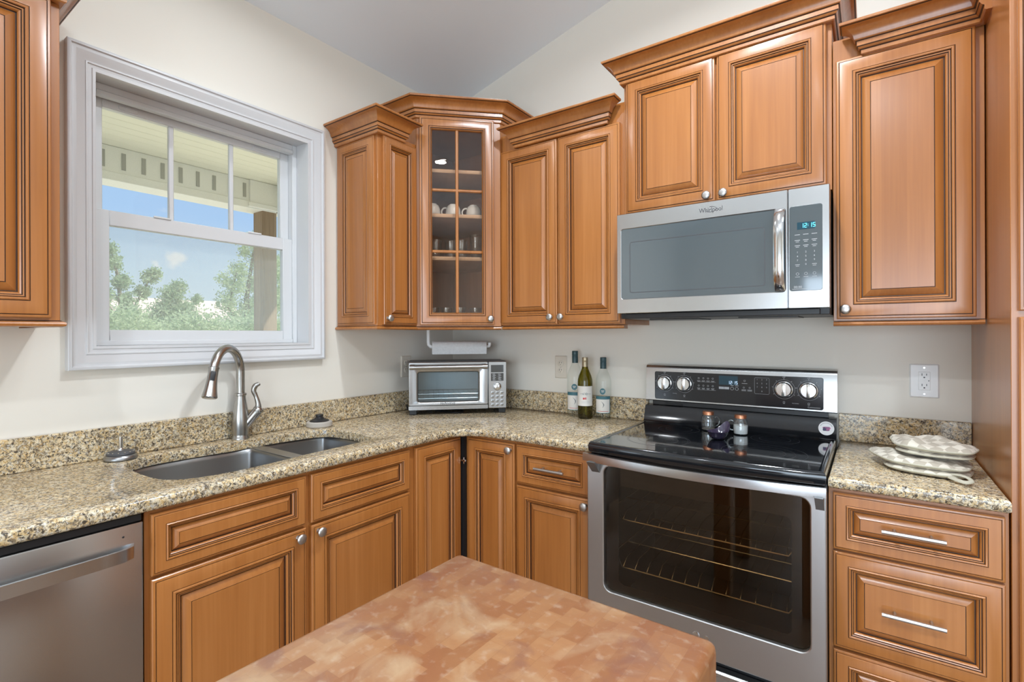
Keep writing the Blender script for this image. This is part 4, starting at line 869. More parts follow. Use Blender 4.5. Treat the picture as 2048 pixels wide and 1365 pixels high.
for cx in (.661, .686, .711):
    ic = MB(); ic.lathe([(.0048, 0), (.0048, .0004), (.0038, .0004)], (cx, -KO, 1.539), 14, axis=(0, -1, 0)); ic.box(cx-.007, cx+.007, -KO-.0003, -KO, 1.528, 1.5294); ic.build('touch_icon', MARK, kp, smooth=0)
mb.text('00:00', .011, .662, 1.494, KO); mb.box(.645, .690, -KO-.0003, -KO, 1.4865, 1.4878)
mb.build('keypad_markings', MARK, kp, smooth=0)

# ------------------------------------------------------------------ toaster oven, paper towel
to = thing('toaster_oven', 'stainless countertop toaster oven standing diagonally in the corner', 'toaster oven', (0, 0, CZ), 45)
T0, T1, TF, TB = -.258, .258, .535, .293
zb, zt = .028, .279
mb = MB(); mb.box(T0, T1, -TF+.02, -TB, zb, zb+.006); mb.box(T0, T0+.006, -TF+.02, -TB, zb+.006, zt-.006); mb.box(T1-.09, T1, -TF+.02, -TB, zb+.006, zt-.006); mb.box(T0+.006, T1-.09, -TB-.006, -TB, zb+.006, zt-.006); mb.box(T0, T1, -TF+.02, -TB, zt-.006, zt, .0015)
for k in range(6): mb.box(T0+.06+.055*k, T0+.085+.055*k, -TB-.14, -TB-.04, zt, zt+.0012)
mb.build('body', DKGREY, to)
mb = MB(); mb.box(T0+.0065, T1-.0905, -TF+.022, -TB-.0065, zb+.0065, zb+.008); mb.box(T0+.0065, T0+.008, -TF+.022, -TB-.008, zb+.008, zt-.0065); mb.box(T1-.092, T1-.0905, -TF+.022, -TB-.008, zb+.008, zt-.0065); mb.box(T0+.008, T1-.092, -TB-.008, -TB-.0065, zb+.008, zt-.0065); mb.build('cavity_liner', plain('liner_steel', (.42, .43, .44), .45, .6), to, smooth=0)
mb = MB(); dd1 = .158; hol = rrect(-.208, .106, .072, .224, .008); fr0 = rrect(T0, dd1, .050, zt-.001, .006)
fv = [[(x, -y_, z) for x, z in p] for p, y_ in ((fr0, TF-.019), (fr0, TF-.003), (offset(fr0, .003), TF))]
hv = [[(x, -y_, z) for x, z in p] for p, y_ in ((offset(hol, -.010), TF), (offset(hol, -.004), TF-.004), (hol, TF-.010), (hol, TF-.019))]
mb.loft(fv + hv + [fv[0]], cap=False); tdr = mb.build('door', STEELT, to, smooth=35)
mb = MB(); mb.loft([[(x, -TF+.010+.075*(z-.072), z) for x, z in offset(hol, .0006)], [(x, -TF+.013+.075*(z-.072), z) for x, z in offset(hol, .0006)]]); mb.build('window', TOASTGL, tdr, smooth=0)
mb = MB(); mb.rod((T0+.022, -TF-.030, .253), (dd1-.006, -TF-.030, .253), .0095, 16)
for x in (T0+.018, dd1-.018): mb.rod((x-.012, -TF-.030, .253), (x+.012, -TF-.030, .253), .0125, 16); mb.rod((x, -TF+.001, .253), (x, -TF-.030, .253), .007, 10)
mb.build('handle', STEELT, tdr)
mb = MB(); mb.text('NUWAVE', .016, -.055, .060, TF-.0002, ext=.0008, sx=1.15); mb.build('logo_lettering', DKGREY, tdr, smooth=0)
mb = MB(); mb.loft([[(x, -y_, z) for x, z in p] for p, y_ in ((rrect(T0, dd1, .028, .0485, .004), TF-.019), (rrect(T0, dd1, .028, .0485, .004), TF-.002))]); mb.build('crumb_tray', STEELT, to)
mb = MB(); c0 = rrect(dd1+.002, T1, .028, zt-.001, .006); mb.loft([[(x, -y_, z) for x, z in p] for p, y_ in ((c0, TF-.019), (c0, TF-.004), (offset(c0, .003), TF-.001))]); tcp = mb.build('control_panel', STEELT, to, smooth=35)
KO = TF-.0008
mb = MB(); mb.box(.174, .242, -KO-.001, -KO+.002, .220, .259, .0008); mb.box(.174, .242, -KO-.001, -KO+.002, .174, .215, .0008); mb.build('display', BLKGL, tcp)
mb = MB()
for i in range(6):
    for x in (.190, .220): mb.box(x-.006-.002*(i % 2), x+.006+.003*((i+1) % 2), -KO-.0014, -KO-.0009, .178+.0062*i, .1798+.0062*i)
mb.build('function_markings', MARK, tcp, smooth=0)
mb = MB(); mb.lathe([(.0215, -.001), (.0215, .004), (.0195, .008), (.0185, .020), (.016, .022), (0, .022)], (.208, -KO, .145), 28, axis=(0, -1, 0)); mb.build('dial', CHROME, tcp)
mb = MB()
for i in range(4):
    for j in range(3): mb.lathe([(.0085, -.001), (.0085, .0008), (.0075, .0012), (0, .0012)], (.183+.025*j, -KO, .112-.0215*i), 12, axis=(0, -1, 0)); mb.box(.177+.025*j, .189+.025*j, -KO-.0016, -KO-.0012, .1112-.0215*i, .1128-.0215*i, mi=1)
mb.build('buttons', [STEELT, DKGREY], tcp)
for zz, yy in ((.108, .02), (.085, .012)):
    mb = MB(); ya, yb = -TF+.022, -TB-.02
    for y in (ya, yb): mb.rod((T0+.012, y, zz), (.150, y, zz), .0022, 6)
    for k in range(15): x = T0+.02+.385*k/14; mb.rod((x, ya, zz), (x, yb, zz), .0014, 6)
    mb.build('rack', WIREG, to)
for x in (T0+.022, T1-.022):
    for y in (-TF+.036, -TB-.03): mb = MB(); mb.box(x-.02, x+.02, y-.015, y+.015, 0, .0275, .003); mb.build('foot', BLK, to)
mb = MB(); mb.tube(spl([(-.12, -.30, .045), (-.12, -.27, .02), (-.16, -.30, .0055), (-.10, -.42, .0055), (-.02, -.50, .0055), (.03, -.47, .0055), (.0, -.40, .0055), (-.2, -.36, .0055), (-.262, -.345, .0055), (-.272, -.335, .016), (-.274, -.322, .03)]), .0042, 8); mb.build('power_cord', BLK, to)

tc_ = .26*2*q2
th_ = thing('paper_towel_holder', 'white under-cabinet paper towel holder below the glass corner cabinet', 'holder', (0, 0, 0), 45)
zc = 1.268
mb = MB(); mb.tube([(-.155, -tc_, UB-.0005), (-.155, -tc_, zc+.028), (-.153, -tc_, zc+.012), (-.143, -tc_, zc+.002), (-.128, -tc_, zc), (.170, -tc_, zc), (.184, -tc_, zc+.003), (.187, -tc_, zc+.012), (.187, -tc_, zc+.022)], [.0095]*3+[.0098, .010, .0085, .009, .0095, .0095], 14); mb.box(-.175, -.135, -tc_-.02, -tc_+.02, UB-.006, UB-.0005, .002); mb.build('arm', WHITEP, th_)
ro = thing('paper_towel_roll', 'roll of white paper towels hanging above the toaster oven', 'paper towels', (0, 0, 0), 45)
mb = MB(); vs_ = mb.lathe([(.012, 0), (.0335, 0), (.035, .0015), (.035, .3005), (.0335, .302), (.012, .302)], (-.135, -tc_, zc-.004), 40, axis=(1, 0, 0), close=True)
ztp = zc-.004
mb.loft([[(x, -tc_-.0352, ztp+.004), (x, -tc_-.0345, ztp-.02), (x, -tc_-.033, ztp-.036), (x, -tc_-.0322, ztp-.036), (x, -tc_-.0338, ztp-.02), (x, -tc_-.0345, ztp+.004)] for x in (-.1345, .166)])
mb.build('roll', PAPER, ro, smooth=50)

# ------------------------------------------------------------------ bottles
def bottle(name, label, x, y, r_, h, gmat, kind):
    b = thing(name, label, 'bottle', (x, y, CZ))
    sh = h*.60; nk = .0145 if kind == 'clear' else .0142
    out = [(0, .003), (r_*.55, .006), (r_*.80, 0), (r_*.94, .001), (r_, .007), (r_, sh), (r_*.97, sh+.012), (r_*.85, sh+.030), (r_*.62, sh+.050), (r_*.44, sh+.066), (nk, sh+.085), (nk, h-.004)]
    mb = MB(); mb.lathe(out + [(nk-.003, h-.004)], seg=36); mb.build('glass', gmat, b, smooth=60)
    ct = h*.185
    mb = MB(); k = nk+.0008
    mb.lathe([(0, h), (k-.001, h), (k+.0003, h-.002), (k+.0003, h-ct*.38), (k-.0005, h-ct*.40), (k-.0005, h-ct*.42), (k+.0003, h-ct*.44), (k+.0003, h-ct), (k-.0006, h-ct)], seg=28); mb.build('cap', TEAL if kind == 'clear' else GOLD, b)
    def wrap(z0, z1, a0, a1, rr, mi, mbx, n=14):
        g = [[mbx.bm.verts.new((rr*cos(a0+(a1-a0)*k/n), rr*sin(a0+(a1-a0)*k/n), z)) for k in range(n+1)] for z in (z0, z1)]
        for k in range(n): mbx._f([g[0][k], g[0][k+1], g[1][k+1], g[1][k]], mi)
    fa_ = math.atan2(-2.3848-y, 2.1559-x)
    if kind == 'clear':
        mb = MB(); a0, a1 = fa_-1.15, fa_+.95; wrap(h*.105, h*.325, a0, a1, r_+.0005, 0, mb); wrap(h*.325, h*.375, a0, a1, r_+.0005, 1, mb); wrap(h*.10, h*.108, a0, a1, r_+.0007, 1, mb); wrap(h*.108, h*.325, a1-.10, a1, r_+.0007, 1, mb, 2)
        for q in range(30):    # a curled feather-like mark
            t = q/29; a = fa_-.12+.24*sin(t*3.1)-.16*t; z = h*(.19+.10*t); hw = .012+.055*sin(t*3); wrap(z, z+h*.0036, a-hw, a+hw*.6, r_+.0008, 2 if q % 3 else 4, mb, 3)
        wrap(h*.13, h*.136, a0+.4, a1-.3, r_+.0008, 3, mb)
        mb.build('label', [LABEL, TEALL, INK, REDP, MARK], b, smooth=60)
        mb = MB(); n = 20; cz = h*.455; pts = []
        for q in range(n): t = 2*pi*q/n; a = fa_-.1+.36*cos(t); pts.append(mb.bm.verts.new(((r_+.0006)*cos(a), (r_+.0006)*sin(a), cz+.0155*sin(t))))
        mb.bm.faces.new(pts); wrap(cz+.002, cz+.0045, fa_-.30, fa_+.10, r_+.0008, 1, mb, 4); wrap(cz-.004, cz-.002, fa_-.24, fa_+.04, r_+.0008, 1, mb, 4); mb.build('medallion', [TEALL, LABEL], b, smooth=0)
    else:
        mb = MB(); a0, a1 = fa_-1.5, fa_+1.2; wrap(h*.215, h*.535, a0, a1, r_+.0005, 0, mb, 24)
        rl = random.Random(5)
        for q in range(16):     # the ornamental lettering in the middle of the label
            a = fa_-.30+.62*rl.random(); z = h*(.392+.036*rl.random()*(1-abs(a-fa_)*1.2)); wrap(z, z+h*.009, a-.03, a+.035, r_+.0007+.00002*q, 1 if q % 3 else 2, mb, 2)
        for a in (-.62, -.46, .46, .60, .72): wrap(h*.404, h*.414, fa_+a-.03, fa_+a+.03, r_+.0008, 2, mb, 2)
        wrap(h*.380, h*.3825, fa_-.6, fa_+.65, r_+.0008, 4, mb, 8); wrap(h*.32, h*.35, fa_-.30, fa_-.04, r_+.0008, 3, mb, 4); wrap(h*.32, h*.355, fa_+.0, fa_+.14, r_+.0008, 3, mb, 3)
        for z in (.285, .27, .25): wrap(h*z, h*z+.0012, fa_-.55, fa_+.6, r_+.0008, 4, mb, 8)
        mb.build('label', [LABEL, TEALL, INK, REDP, MARK], b, smooth=60)
    return b
bottle('wine_bottle', 'tall empty clear wine bottle with teal cap, left of the green bottle', .906, -.066, .0415, .336, CLEAR, 'clear')
bottle('wine_bottle', 'olive green wine bottle with gold foil neck in front of two clear bottles', .985, -.108, .0372, .306, OLIVE, 'green')
bottle('wine_bottle', 'shorter empty clear wine bottle with teal cap, right of the green bottle', 1.064, -.064, .0390, .306, CLEAR, 'clear')

# ------------------------------------------------------------------ outlets
def outlet(label, loc, rot, mat, gfci=False):
    o = thing('wall_outlet', label, 'outlet', loc, rot); w2, h2 = (.0425, .0615) if gfci else (.0365, .0605)
    mb = MB(); mb.loft([[(x, -y_, z) for x, z in p] for p, y_ in ((rrect(-w2, w2, -h2, h2, .003), .0005), (rrect(-w2, w2, -h2, h2, .003), .003), (rrect(-w2+.004, w2-.004, -h2+.004, h2-.004, .003), .0065))]); mb.build('plate', mat, o, smooth=30)
    def slots(mbx, cz, s_=1):
        mbx.box(-.0075, -.0055, -.0092*1.0-.0006, -.0080, cz+.000, cz+.0085, mi=1); mbx.box(.0055, .0075, -.0098, -.0080, cz+.001, cz+.0080, mi=1)
        mbx.lathe([(.0026, 0), (0, .0004)], (0, -.0094, cz-.006), 10, 1, axis=(0, -1, 0))
    if not gfci:
        for cz in (.0195, -.0195):
            mb = MB(); mb.lathe([(.0172, 0), (.0172, .003), (.0162, .0035), (0, .0035)], (0, -.006, cz), 24, 0, axis=(0, -1, 0)); slots(mb, cz); mb.build('receptacle', [mat, BLK], o)
        mb = MB(); mb.lathe([(.0032, 0), (.0028, .0014), (0, .0016)], (0, -.0062, 0), 12, axis=(0, -1, 0)); mb.build('screw', CHROME, o)
    else:
        mb = MB(); mb.box(-.0168, .0168, -.0092, -.006, -.0335, .0335, .001); slots(mb, .019); slots(mb, -.019); mb.build('receptacle', [mat, BLK], o)
        mb = MB(); mb.box(-.013, -.001, -.0102, -.0092, -.004, .004, .0004); mb.box(.001, .010, -.0102, -.0092, -.004, .004, .0004); mb.box(.0115, .014, -.0100, -.0092, -.001, .003, .0002, mi=1); mb.build('test_buttons', [mat, BLK], o)
        for cz in (.048, -.048): mb = MB(); mb.lathe([(.0032, 0), (.0028, .0014), (0, .0016)], (0, -.0063, cz), 12, axis=(0, -1, 0)); mb.build('screw', CHROME, o)
outlet('ivory double outlet on the left wall half hidden behind the toaster oven', (0, -.400, 1.157), 90, IVORY)
outlet('ivory double outlet on the back wall left of the wine bottles', (.786, 0, 1.159), 0, IVORY)
outlet('white outlet with test buttons on the wall above the oven mitts', (2.314, 0, 1.160), 0, WHITEP, True)

# ------------------------------------------------------------------ jars, spoon rest, mitts
ZC = .9254
def jar(label, x, y, hs_, salt):
    j = thing('shaker_jar', label, 'jar', (x, y, ZC)); r_ = .0275
    mb = MB(); mb.lathe([(0, .002), (r_*.8, 0), (r_, .004), (r_*1.02, .02), (r_*1.02, .045), (r_*.95, .056), (r_*.80, .063), (r_*.76, .066), (r_*.76, .072)], seg=32); mb.build('glass_body', JARGL, j, smooth=60)
    mb = MB(); mb.lathe([(r_*.80, .066), (r_*.84, .0665), (r_*.84, .078), (r_*.78, .0805), (0, .081)], seg=32); mb.build('lid', COPPER, j)
    a = R(hs_); dv_ = V((cos(a), sin(a), 0)); mb = MB()
    mb.tube(spl([dv_*(r_*.98) + V((0, 0, .052)), dv_*(r_*1.35) + V((0, 0, .056)), dv_*(r_*1.75) + V((0, 0, .045)), dv_*(r_*1.75) + V((0, 0, .030)), dv_*(r_*1.4) + V((0, 0, .018)), dv_*(r_*1.0) + V((0, 0, .016))], 4), .0038, 10); mb.build('handle', JARGL, j)
    if salt:
        mb = MB(); mb.lathe([(0, .004), (r_*.92, .0045), (r_*.96, .02), (r_*.96, .038), (0, .040)], seg=28); mb.build('salt', SALT, j)
    else:
        mb = MB(); mb.lathe([(0, .004), (r_*.92, .0045), (r_*.94, .008), (0, .010)], seg=28); mb.build('pepper', plain('pepper', (.25, .22, .18), .9), j)
jar('empty glass mug-shaped shaker jar with copper lid, left one on the cooktop', 1.590, -.150, 40, False)
jar('salt-filled glass shaker jar with copper lid, right one on the cooktop', 1.722, -.172, 190, True)
sr = MB(); n_ = 32
def sr_ring(k, z, ext=1.0):
    pts = []
    for q in range(n_):
        t = 2*pi*q/n_; x, y = .036*k*cos(t), .044*k*sin(t); zz = z
        if sin(t) > .55: f_ = (sin(t)-.55)/.45; y += .022*f_*k; zz += .030*f_*f_*max(0, (k-.55)/.45)
        pts.append((x, y, zz))
    return pts
sr.loft([sr_ring(.45, .0008), sr_ring(.62, .003), sr_ring(.85, .014), sr_ring(1.0, .030), sr_ring(1.03, .031), sr_ring(.98, .029), sr_ring(.80, .015), sr_ring(.55, .006), sr_ring(.2, .005)])
o = sr.build('spoon_rest', PURPLE, None, smooth=60); o.location = (1.668, -.318, ZC); o.rotation_euler = (0, 0, R(-18)); tag(o, 'small dark purple spoon rest on the cooktop between the two jars', 'spoon rest')

def pillow(mb, poly, z0, z1, wob=0.0, sd=0, press=0.0):
    poly = smooth_poly(poly, 3)
    if area2(poly) < 0: poly = poly[::-1]
    n = len(poly); cx = sum(p[0] for p in poly)/n; cy = sum(p[1] for p in poly)/n
    zm, h_ = (z0+z1)/2, (z1-z0)/2; rings_ = []; mi = []
    def add(k, z, w_=0, off=0, m=0):
        pts = []
        for x, y in (offset(poly, off) if off else poly):
            xx, yy = cx+(x-cx)*k, cy+(y-cy)*k
            pts.append((xx, yy, z + w_*(mnoise.noise(V((xx*16+sd, yy*16, sd))) + .5*mnoise.noise(V((xx*38+sd, yy*38, sd))))))
        rings_.append(pts); mi.append(m)
    for k in (.05, .4, .75, .88, .94): add(k, zm - h_*(1-k**6)**.5, 0, 0, 0)
    add(.975, zm-h_*.42, wob*.2, 0, 0)
    for off, z in ((0, -.0026), (-.0022, -.0018), (-.0030, 0), (-.0022, .0018), (0, .0026)): add(1, zm+z, wob*.3, off, 1)
    add(.975, zm+h_*.42, wob*.5, 0, 0)
    for k in (.945, .90, .84, .77, .69, .60, .50, .40, .30, .20, .10, .02): add(k, zm + h_*(1-k**6)**.5, wob, 0, 0)
    mb.loft(rings_, mi=mi[1:]+[0])
def mitt(name, label, loc, rot, layers, sd, loop):
    t_ = thing(name, label, 'oven mitt', loc, rot, 'folded oven mitts')
    mb = MB()
    for q, (poly, z0, z1) in enumerate(layers): pillow(mb, poly, z0, z1, wob=.003 if q < len(layers)-1 else .012, sd=sd+q)
    mb.build('mitt_body', [CHECK, LINING], t_, smooth=70)
    if loop:
        mb = MB(); x, y, z = loop; mb.tube(spl([(x-.03, y+.014, z), (x+.004, y-.002, z+.006), (x+.024, y-.012, z+.005), (x+.034, y-.026, z), (x+.024, y-.038, z-.003), (x+.006, y-.030, z-.002), (x-.014, y-.014, z)], 6), .0062, 10, flat=.6); mb.build('hanging_loop', LINING, t_)
    return t_
lower_flat = [(-.115, .075), (-.06, .080), (.0, .082), (.07, .085), (.122, .080), (.128, .0), (.122, -.070), (.06, -.090), (-.02, -.092), (-.085, -.075), (-.115, -.02)]
lower_hand = [(-.175, .050), (-.185, .085), (-.170, .118), (-.135, .120), (-.095, .100), (-.04, .082), (.03, .080), (.120, .074), (.126, .0), (.120, -.064), (.05, -.086), (-.03, -.088), (-.090, -.066), (-.135, -.010)]
upper_flat = [(-.085, .060), (-.03, .090), (.05, .092), (.125, .072), (.132, .01), (.126, -.055), (.04, -.076), (-.04, -.074), (-.082, -.03)]
upper_hand = [(-.105, .040), (-.122, .078), (-.112, .112), (-.080, .118), (-.062, .104), (-.052, .130), (-.015, .140), (.03, .122), (.08, .098), (.134, .070), (.138, .0), (.130, -.056), (.04, -.076), (-.04, -.074), (-.082, -.03)]
sc_ = lambda p: [(x*.86, y*.88) for x, y in p]
mitt('oven_mitt', 'bottom cream and taupe checked oven mitt, folded flat with its loop showing', (2.286, -.405, CZ+.0006), -14, [(sc_(lower_flat), 0, .022), (sc_(lower_hand), .017, .043)], 2.0, (.086, -.068, .012))
mitt('oven_mitt', 'top checked oven mitt resting on the other folded mitt by the pantry', (2.290, -.385, CZ+.0006), -14, [(sc_(upper_flat), .0500, .0655), (sc_(upper_hand), .061, .087)], 9.0, None)

# ------------------------------------------------------------------ butcher block island
bi = thing('butcher_block_island', 'worn end-grain butcher block island in the foreground', 'island', (1.4829, -1.6245, 0), -.91)
bw, bl_ = .4955, .64
mb = MB(); mb.box(0, bw, -bl_, 0, .70, .9006, .014, seg=3); mb.build('block_top', BLOCK, bi, smooth=50)
for x in (.05, bw-.05):
    for y in (-.05, -bl_+.05): mb = MB(); mb.box(x-.04, x+.04, y-.04, y+.04, 0, .6995, .006); mb.build('leg', BLOCKSIDE, bi)
mb = MB(); mb.box(.09, bw-.09, -bl_+.03, -bl_+.05, .60, .699); mb.box(.09, bw-.09, -.05, -.03, .60, .699); mb.box(.03, .05, -bl_+.09, -.09, .60, .699); mb.box(bw-.05, bw-.03, -bl_+.09, -.09, .60, .699); mb.build('apron', BLOCKSIDE, bi, smooth=0)

# ------------------------------------------------------------------ dishes in the glass cabinet
def P45(u_, o_): x, y = diag(u_, o_); return x, y
mug0 = thing('mug', 'white ribbed cup upside down on the cabinet shelf, leftmost in the glass door', 'cup', (0, 0, 0), 45, 'upside-down cups in the glass cabinet')
mb = MB(); seg = 48; pr = [(.040, .0), (.041, .004), (.040, .03), (.037, .055), (.030, .070), (.022, .074), (.021, .078), (.018, .078), (.017, .074), (0, .074)]
vs_ = mb.lathe(pr, seg=seg)
for v_ in vs_:
    r_ = math.hypot(v_.co.x, v_.co.y)
    if r_ > .025: a = math.atan2(v_.co.y, v_.co.x); f_ = 1+.014*cos(a*24); v_.co.x *= f_; v_.co.y *= f_
mb.build('cup_body', MUGM, mug0, smooth=60)
mb = MB(); mb.tube(spl([(.036, 0, .060), (.050, 0, .058), (.060, 0, .045), (.060, 0, .030), (.050, 0, .018), (.039, 0, .018)], 4), .0045, 10); hm = mb.build('handle', MUGM, mug0)
spots = [(-.130, .50, 135, 'white ribbed cup upside down on the cabinet shelf, leftmost in the glass door'), (-.022, .50, 225, 'white ribbed cup upside down, behind the middle bar of the glass cabinet door'), (.087, .50, 225, 'white ribbed cup upside down on the cabinet shelf, rightmost in the glass door')]
for i, (u_, o_, rz, lb) in enumerate(spots):
    m_ = mug0 if i == 0 else copy_tree(mug0); x, y = P45(u_, o_); m_.location = (x, y, 1.9522); m_.rotation_euler = (0, 0, R(rz)); m_['label'] = lb
def tumbler(h, r0, r1):
    mb = MB(); mb.lathe([(0, .001), (r0*.9, 0), (r0, .003), (r1, h), (r1-.002, h), (r0-.001, .008), (0, .008)], seg=24); return mb.build('drinking_glass', TUMB, None, smooth=50)
def glasses(proto, lst, z):
    for i, (u_, o_, lb, grp) in enumerate(lst):
        g = proto if i == 0 else proto.copy()
        if i: COL.objects.link(g)
        x, y = P45(u_, o_); g.location = (x, y, z); tag(g, lb, 'glass', grp)
gm = 'glasses on the middle shelf'; gb = 'glasses on the cabinet floor'
glasses(tumbler(.10, .028, .034), [(-.115, .52, 'stubby clear glass at the left end of the shelf below the cups', gm), (-.035, .50, 'clear glass second from the left on the shelf below the cups', gm), (.02, .52, 'clear glass second from the right on the shelf below the cups', gm)], 1.7342)
glasses(tumbler(.135, .027, .033), [(.098, .50, 'tall clear glass at the right end of the shelf below the cups', gm)], 1.7342)
glasses(tumbler(.085, .026, .032), [(-.125, .52, 'clear glass on the cabinet floor at the left edge of the glass door', gb), (-.06, .50, 'clear glass on the cabinet floor, second from the left', gb), (.01, .53, 'clear glass on the cabinet floor, just right of the middle bar', gb), (.095, .51, 'clear glass on the cabinet floor at the right of the glass door', gb)], UB+.0163)

# ------------------------------------------------------------------ ceiling lights
for i, (x, y) in enumerate(((.62, -1.45), (1.75, -1.15), (3.38, -1.5), (.9, -3.35), (2.15, -3.35), (3.38, -3.35))):
    z = ceil_z(x); ang = math.atan(.258) if x <= RID else -math.atan(.258)
    t_ = thing('recessed_light', 'round recessed ceiling light', 'ceiling light', (x, y, z-.001), 0, 'recessed ceiling lights'); t_.rotation_euler = (0, -ang, 0)
    mb = MB(); mb.lathe([(.075, -.004), (.095, -.006), (.098, -.002), (.098, .001), (.075, .001)], seg=32, close=True); mb.build('trim_ring', TRIM, t_)
    mb = MB(); mb.lathe([(0, -.003), (.0745, -.003), (.0745, 0), (0, 0)], seg=32); mb.build('diffuser', EMITL, t_)
    ld = bpy.data.lights.new('downlight', 'AREA'); ld.shape = 'DISK'; ld.size = .14; ld.energy = LAMP_POWER*(.08, .74, .5, .15, .85, .85)[i]; ld.color = (.91, .99, 1.07); ld.spread = R(150)
    lo = bpy.data.objects.new('downlight', ld); COL.objects.link(lo); lo.location = (x, y, z-.03)

# ------------------------------------------------------------------ outside
mb = MB(); mb.box(-60, -.2, -40, 50, -.7, -.5); S('ground', mb, GRASS, smooth=0)
mb = MB(); mb.box(-2.2, -.162, -4.5, 1.0, -.49, -.10, .004); mb.build('porch_floor', plain('concrete', (.62, .60, .55), .8), None, kind='structure')
pr_ = thing('porch_roof', 'pale porch ceiling and battened fascia beam seen through the upper sash', 'porch', (0, 0, 0))
mb = MB(); zp = 2.525
k = 0; x = -.162
while x > -2.1: mb.box(x-.094, x, -4.5, .40, zp, zp+.02, .004); x -= .0955
mb.box(-2.1, -.162, -4.5, .40, zp+.02, zp+.08); mb.build('ceiling_boards', PORCH, pr_)
BX = -1.70
mb = MB(); mb.box(BX-.15, BX, -4.5, -.20, 2.318, zp-.0005, .003); mb.box(BX-.15, -.162, -.20, -.06, 2.318, zp-.0005, .003); mb.box(BX-.17, BX+.006, -4.5, -.20, 2.308, 2.362, .003)
mb.build('beam', FASC, pr_)
for i in range(14):
    dd = .45+.108*i; mb = MB(); mb.box(BX, BX+.006, -dd-.011, -dd+.011, 2.385, zp-.035); mb.build('grey_strip', STRIPG, pr_)  # narrow grey upright strips on the beam face
mb = MB(); mb.box(BX-.13, BX+.02, -.415, -.185, 2.345, zp-.001, .003); mb.box(BX-.14, BX+.03, -.425, -.17, 2.318, 2.352, .003); mb.build('post_capital', FASC, pr_)
o = MB(); o.box(BX-.14, BX, -.31, -.195, -.0995, 2.317, .004); o = o.build('porch_post', POST); tag(o, 'weathered square wooden porch post outside the window', 'post')

def tree(name, label, cat, x, y, zg, blobs, mat, n, leaf, trunk, grp=None, seed=1):
    rnd = random.Random(seed); t_ = thing(name, label, cat, (x, y, zg), 0, grp)
    mb = MB(); tot = sum(b[3]**2 for b in blobs)
    for bx_, by_, bz_, br2 in blobs:
        for _ in range(int(n*br2**2/tot)):
            while True:
                p = V((rnd.uniform(-1, 1), rnd.uniform(-1, 1), rnd.uniform(-1, 1)))
                if .1 < p.length < 1 and mnoise.noise(p*br2*11+V((bx_, by_*7, bz_*7))) > -.05: break
            p = V((bx_, by_, bz_)) + p*br2*(.62+.62*rnd.random()**2); a = V((rnd.uniform(-1, 1), rnd.uniform(-1, 1), rnd.uniform(-1, 1))).normalized(); b = a.orthogonal().normalized(); s_ = leaf*rnd.uniform(.6, 1.3)
            mb.bm.faces.new([mb.bm.verts.new(p+q_) for q_ in (a*s_, b*s_*.45, -a*s_, -b*s_*.45)])
    mb.build('foliage', mat, t_, smooth=0, kind='stuff')
    mb = MB()
    for pts_, rads in trunk: mb.tube(pts_, rads, 8)
    mb.build('trunk', BARK, t_); return t_
# branch-like upright tree at the left of the lower pane
bl1 = [(0, 0, 1.95, .24), (.0, .1, 2.2, .16), (0, .05, 2.45, .16), (0, -.02, 2.75, .17), (0, -.12, 3.05, .15), (0, -.16, 3.28, .12), (0, .30, 2.6, .14), (0, .38, 2.85, .14), (0, .46, 2.92, .13), (0, -.3, 2.5, .2), (0, -.45, 2.7, .2), (0, -.28, 2.1, .22)]
tree('oak_tree', 'small upright oak with clumped branches at the left of the lower pane', 'tree', -8, .70, -.5, bl1, LEAF2, 12000, .026, [([(0, 0, 0), (0, .02, 1.2), (0, 0, 2.0), (0, -.06, 2.8), (0, -.15, 3.25)], [.06, .05, .04, .025, .012]), ([(0, .02, 1.9), (0, .2, 2.4), (0, .42, 2.9)], [.03, .022, .012]), ([(0, 0, 1.8), (0, -.25, 2.3), (0, -.45, 2.7)], [.03, .022, .012])], 'trees beyond the porch', 3)
bl2 = [(0, 0, 2.55, .22), (0, .12, 2.72, .15), (0, -.1, 2.3, .24), (0, -.22, 2.1, .24), (0, .2, 2.25, .28), (0, .42, 2.5, .12), (0, .05, 1.9, .4)]
tree('oak_tree', 'rounded bushy oak in the middle of the lower pane', 'tree', -9.3, 1.907, -.5, [(a_, b_*1.128, (c_-1.834)*1.128+1.834, d_*1.128) for a_, b_, c_, d_ in bl2], LEAF2, 13000, .028, [([(0, 0, 0), (0, 0, 1.4), (0, 0, 2.5)], [.07, .05, .02]), ([(0, .1, 2.4), (0, .35, 2.2), (0, .75, 1.7)], [.012, .010, .008])], 'trees beyond the porch', 4)
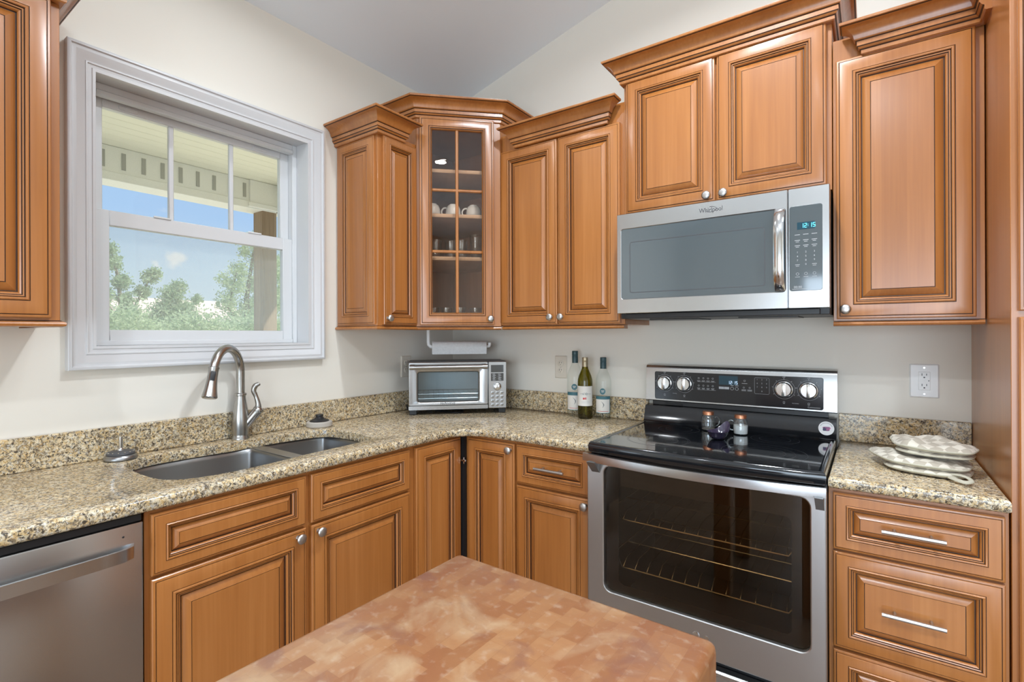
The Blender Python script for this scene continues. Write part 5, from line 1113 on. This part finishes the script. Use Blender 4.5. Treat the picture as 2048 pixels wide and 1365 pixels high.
bl3 = [(0, 0, 2.1, .34), (0, -.15, 2.5, .26), (0, .05, 2.85, .26), (0, .1, 3.15, .24), (0, -.2, 2.95, .16), (0, .35, 2.4, .34), (0, .5, 2.9, .3), (0, .55, 3.35, .3), (0, .8, 2.6, .4), (0, .9, 3.3, .36), (0, .5, 3.75, .3), (0, 1.2, 2.9, .4), (0, .2, 3.55, .16), (0, -.05, 1.7, .4), (0, .6, 1.8, .45)]
tree('willow_oak_tree', 'large light green tree behind the porch post', 'tree', -8.2, 2.60, -.5, bl3, LEAF, 20000, .025, [([(0, .3, 0), (0, .3, 1.6), (0, .25, 2.6), (0, .4, 3.6)], [.10, .08, .05, .02]), ([(0, .3, 1.7), (0, -.1, 2.4), (0, .05, 3.1)], [.05, .03, .012])], 'trees beyond the porch', 5)
hb = [(0, -.9+.24*i, 1.90+.12*sin(i*1.7), .32+.07*sin(i*2.3)) for i in range(15)]
tree('hedge', 'low tangled hedge along the bottom of the lower pane', 'hedge', -6.2, .9, -.5, hb, LEAF, 16000, .026, [([(0, .5, 0), (0, .5, 1)], [.03, .02]), ([(0, 2., 0), (0, 2., 1)], [.03, .02])], None, 6)
hs = thing('neighbor_house', 'pale neighboring house with shingled roof behind the trees', 'house', (-17, 4.0, -.5))
mb = MB(); mb.box(-5, 0, -1.6, 3.6, 0, 1.9, .01); mb.loft([[(0, -1.6, 1.9), (0, -.5, 1.9), (0, -1.05, 2.95)], [(-1, -1.6, 1.9), (-1, -.5, 1.9), (-1, -1.05, 2.95)]]); mb.build('wall', SIDING, hs, smooth=0)
mb = MB(); mb.loft([[(.3, y, 1.75), (-2.2, y, 3.12), (-5.2, y, 1.75), (-5.2, y, 1.85), (-2.2, y, 3.22), (.3, y, 1.85)] for y in (-1.0, 3.7)])
mb.loft([[(x, -1.75, 1.86), (x, -1.05, 3.10), (x, -.35, 1.86), (x, -.35, 1.76), (x, -1.05, 3.0), (x, -1.75, 1.76)] for x in (.12, -2.2)]); mb.build('roof', ROOF, hs, smooth=0)
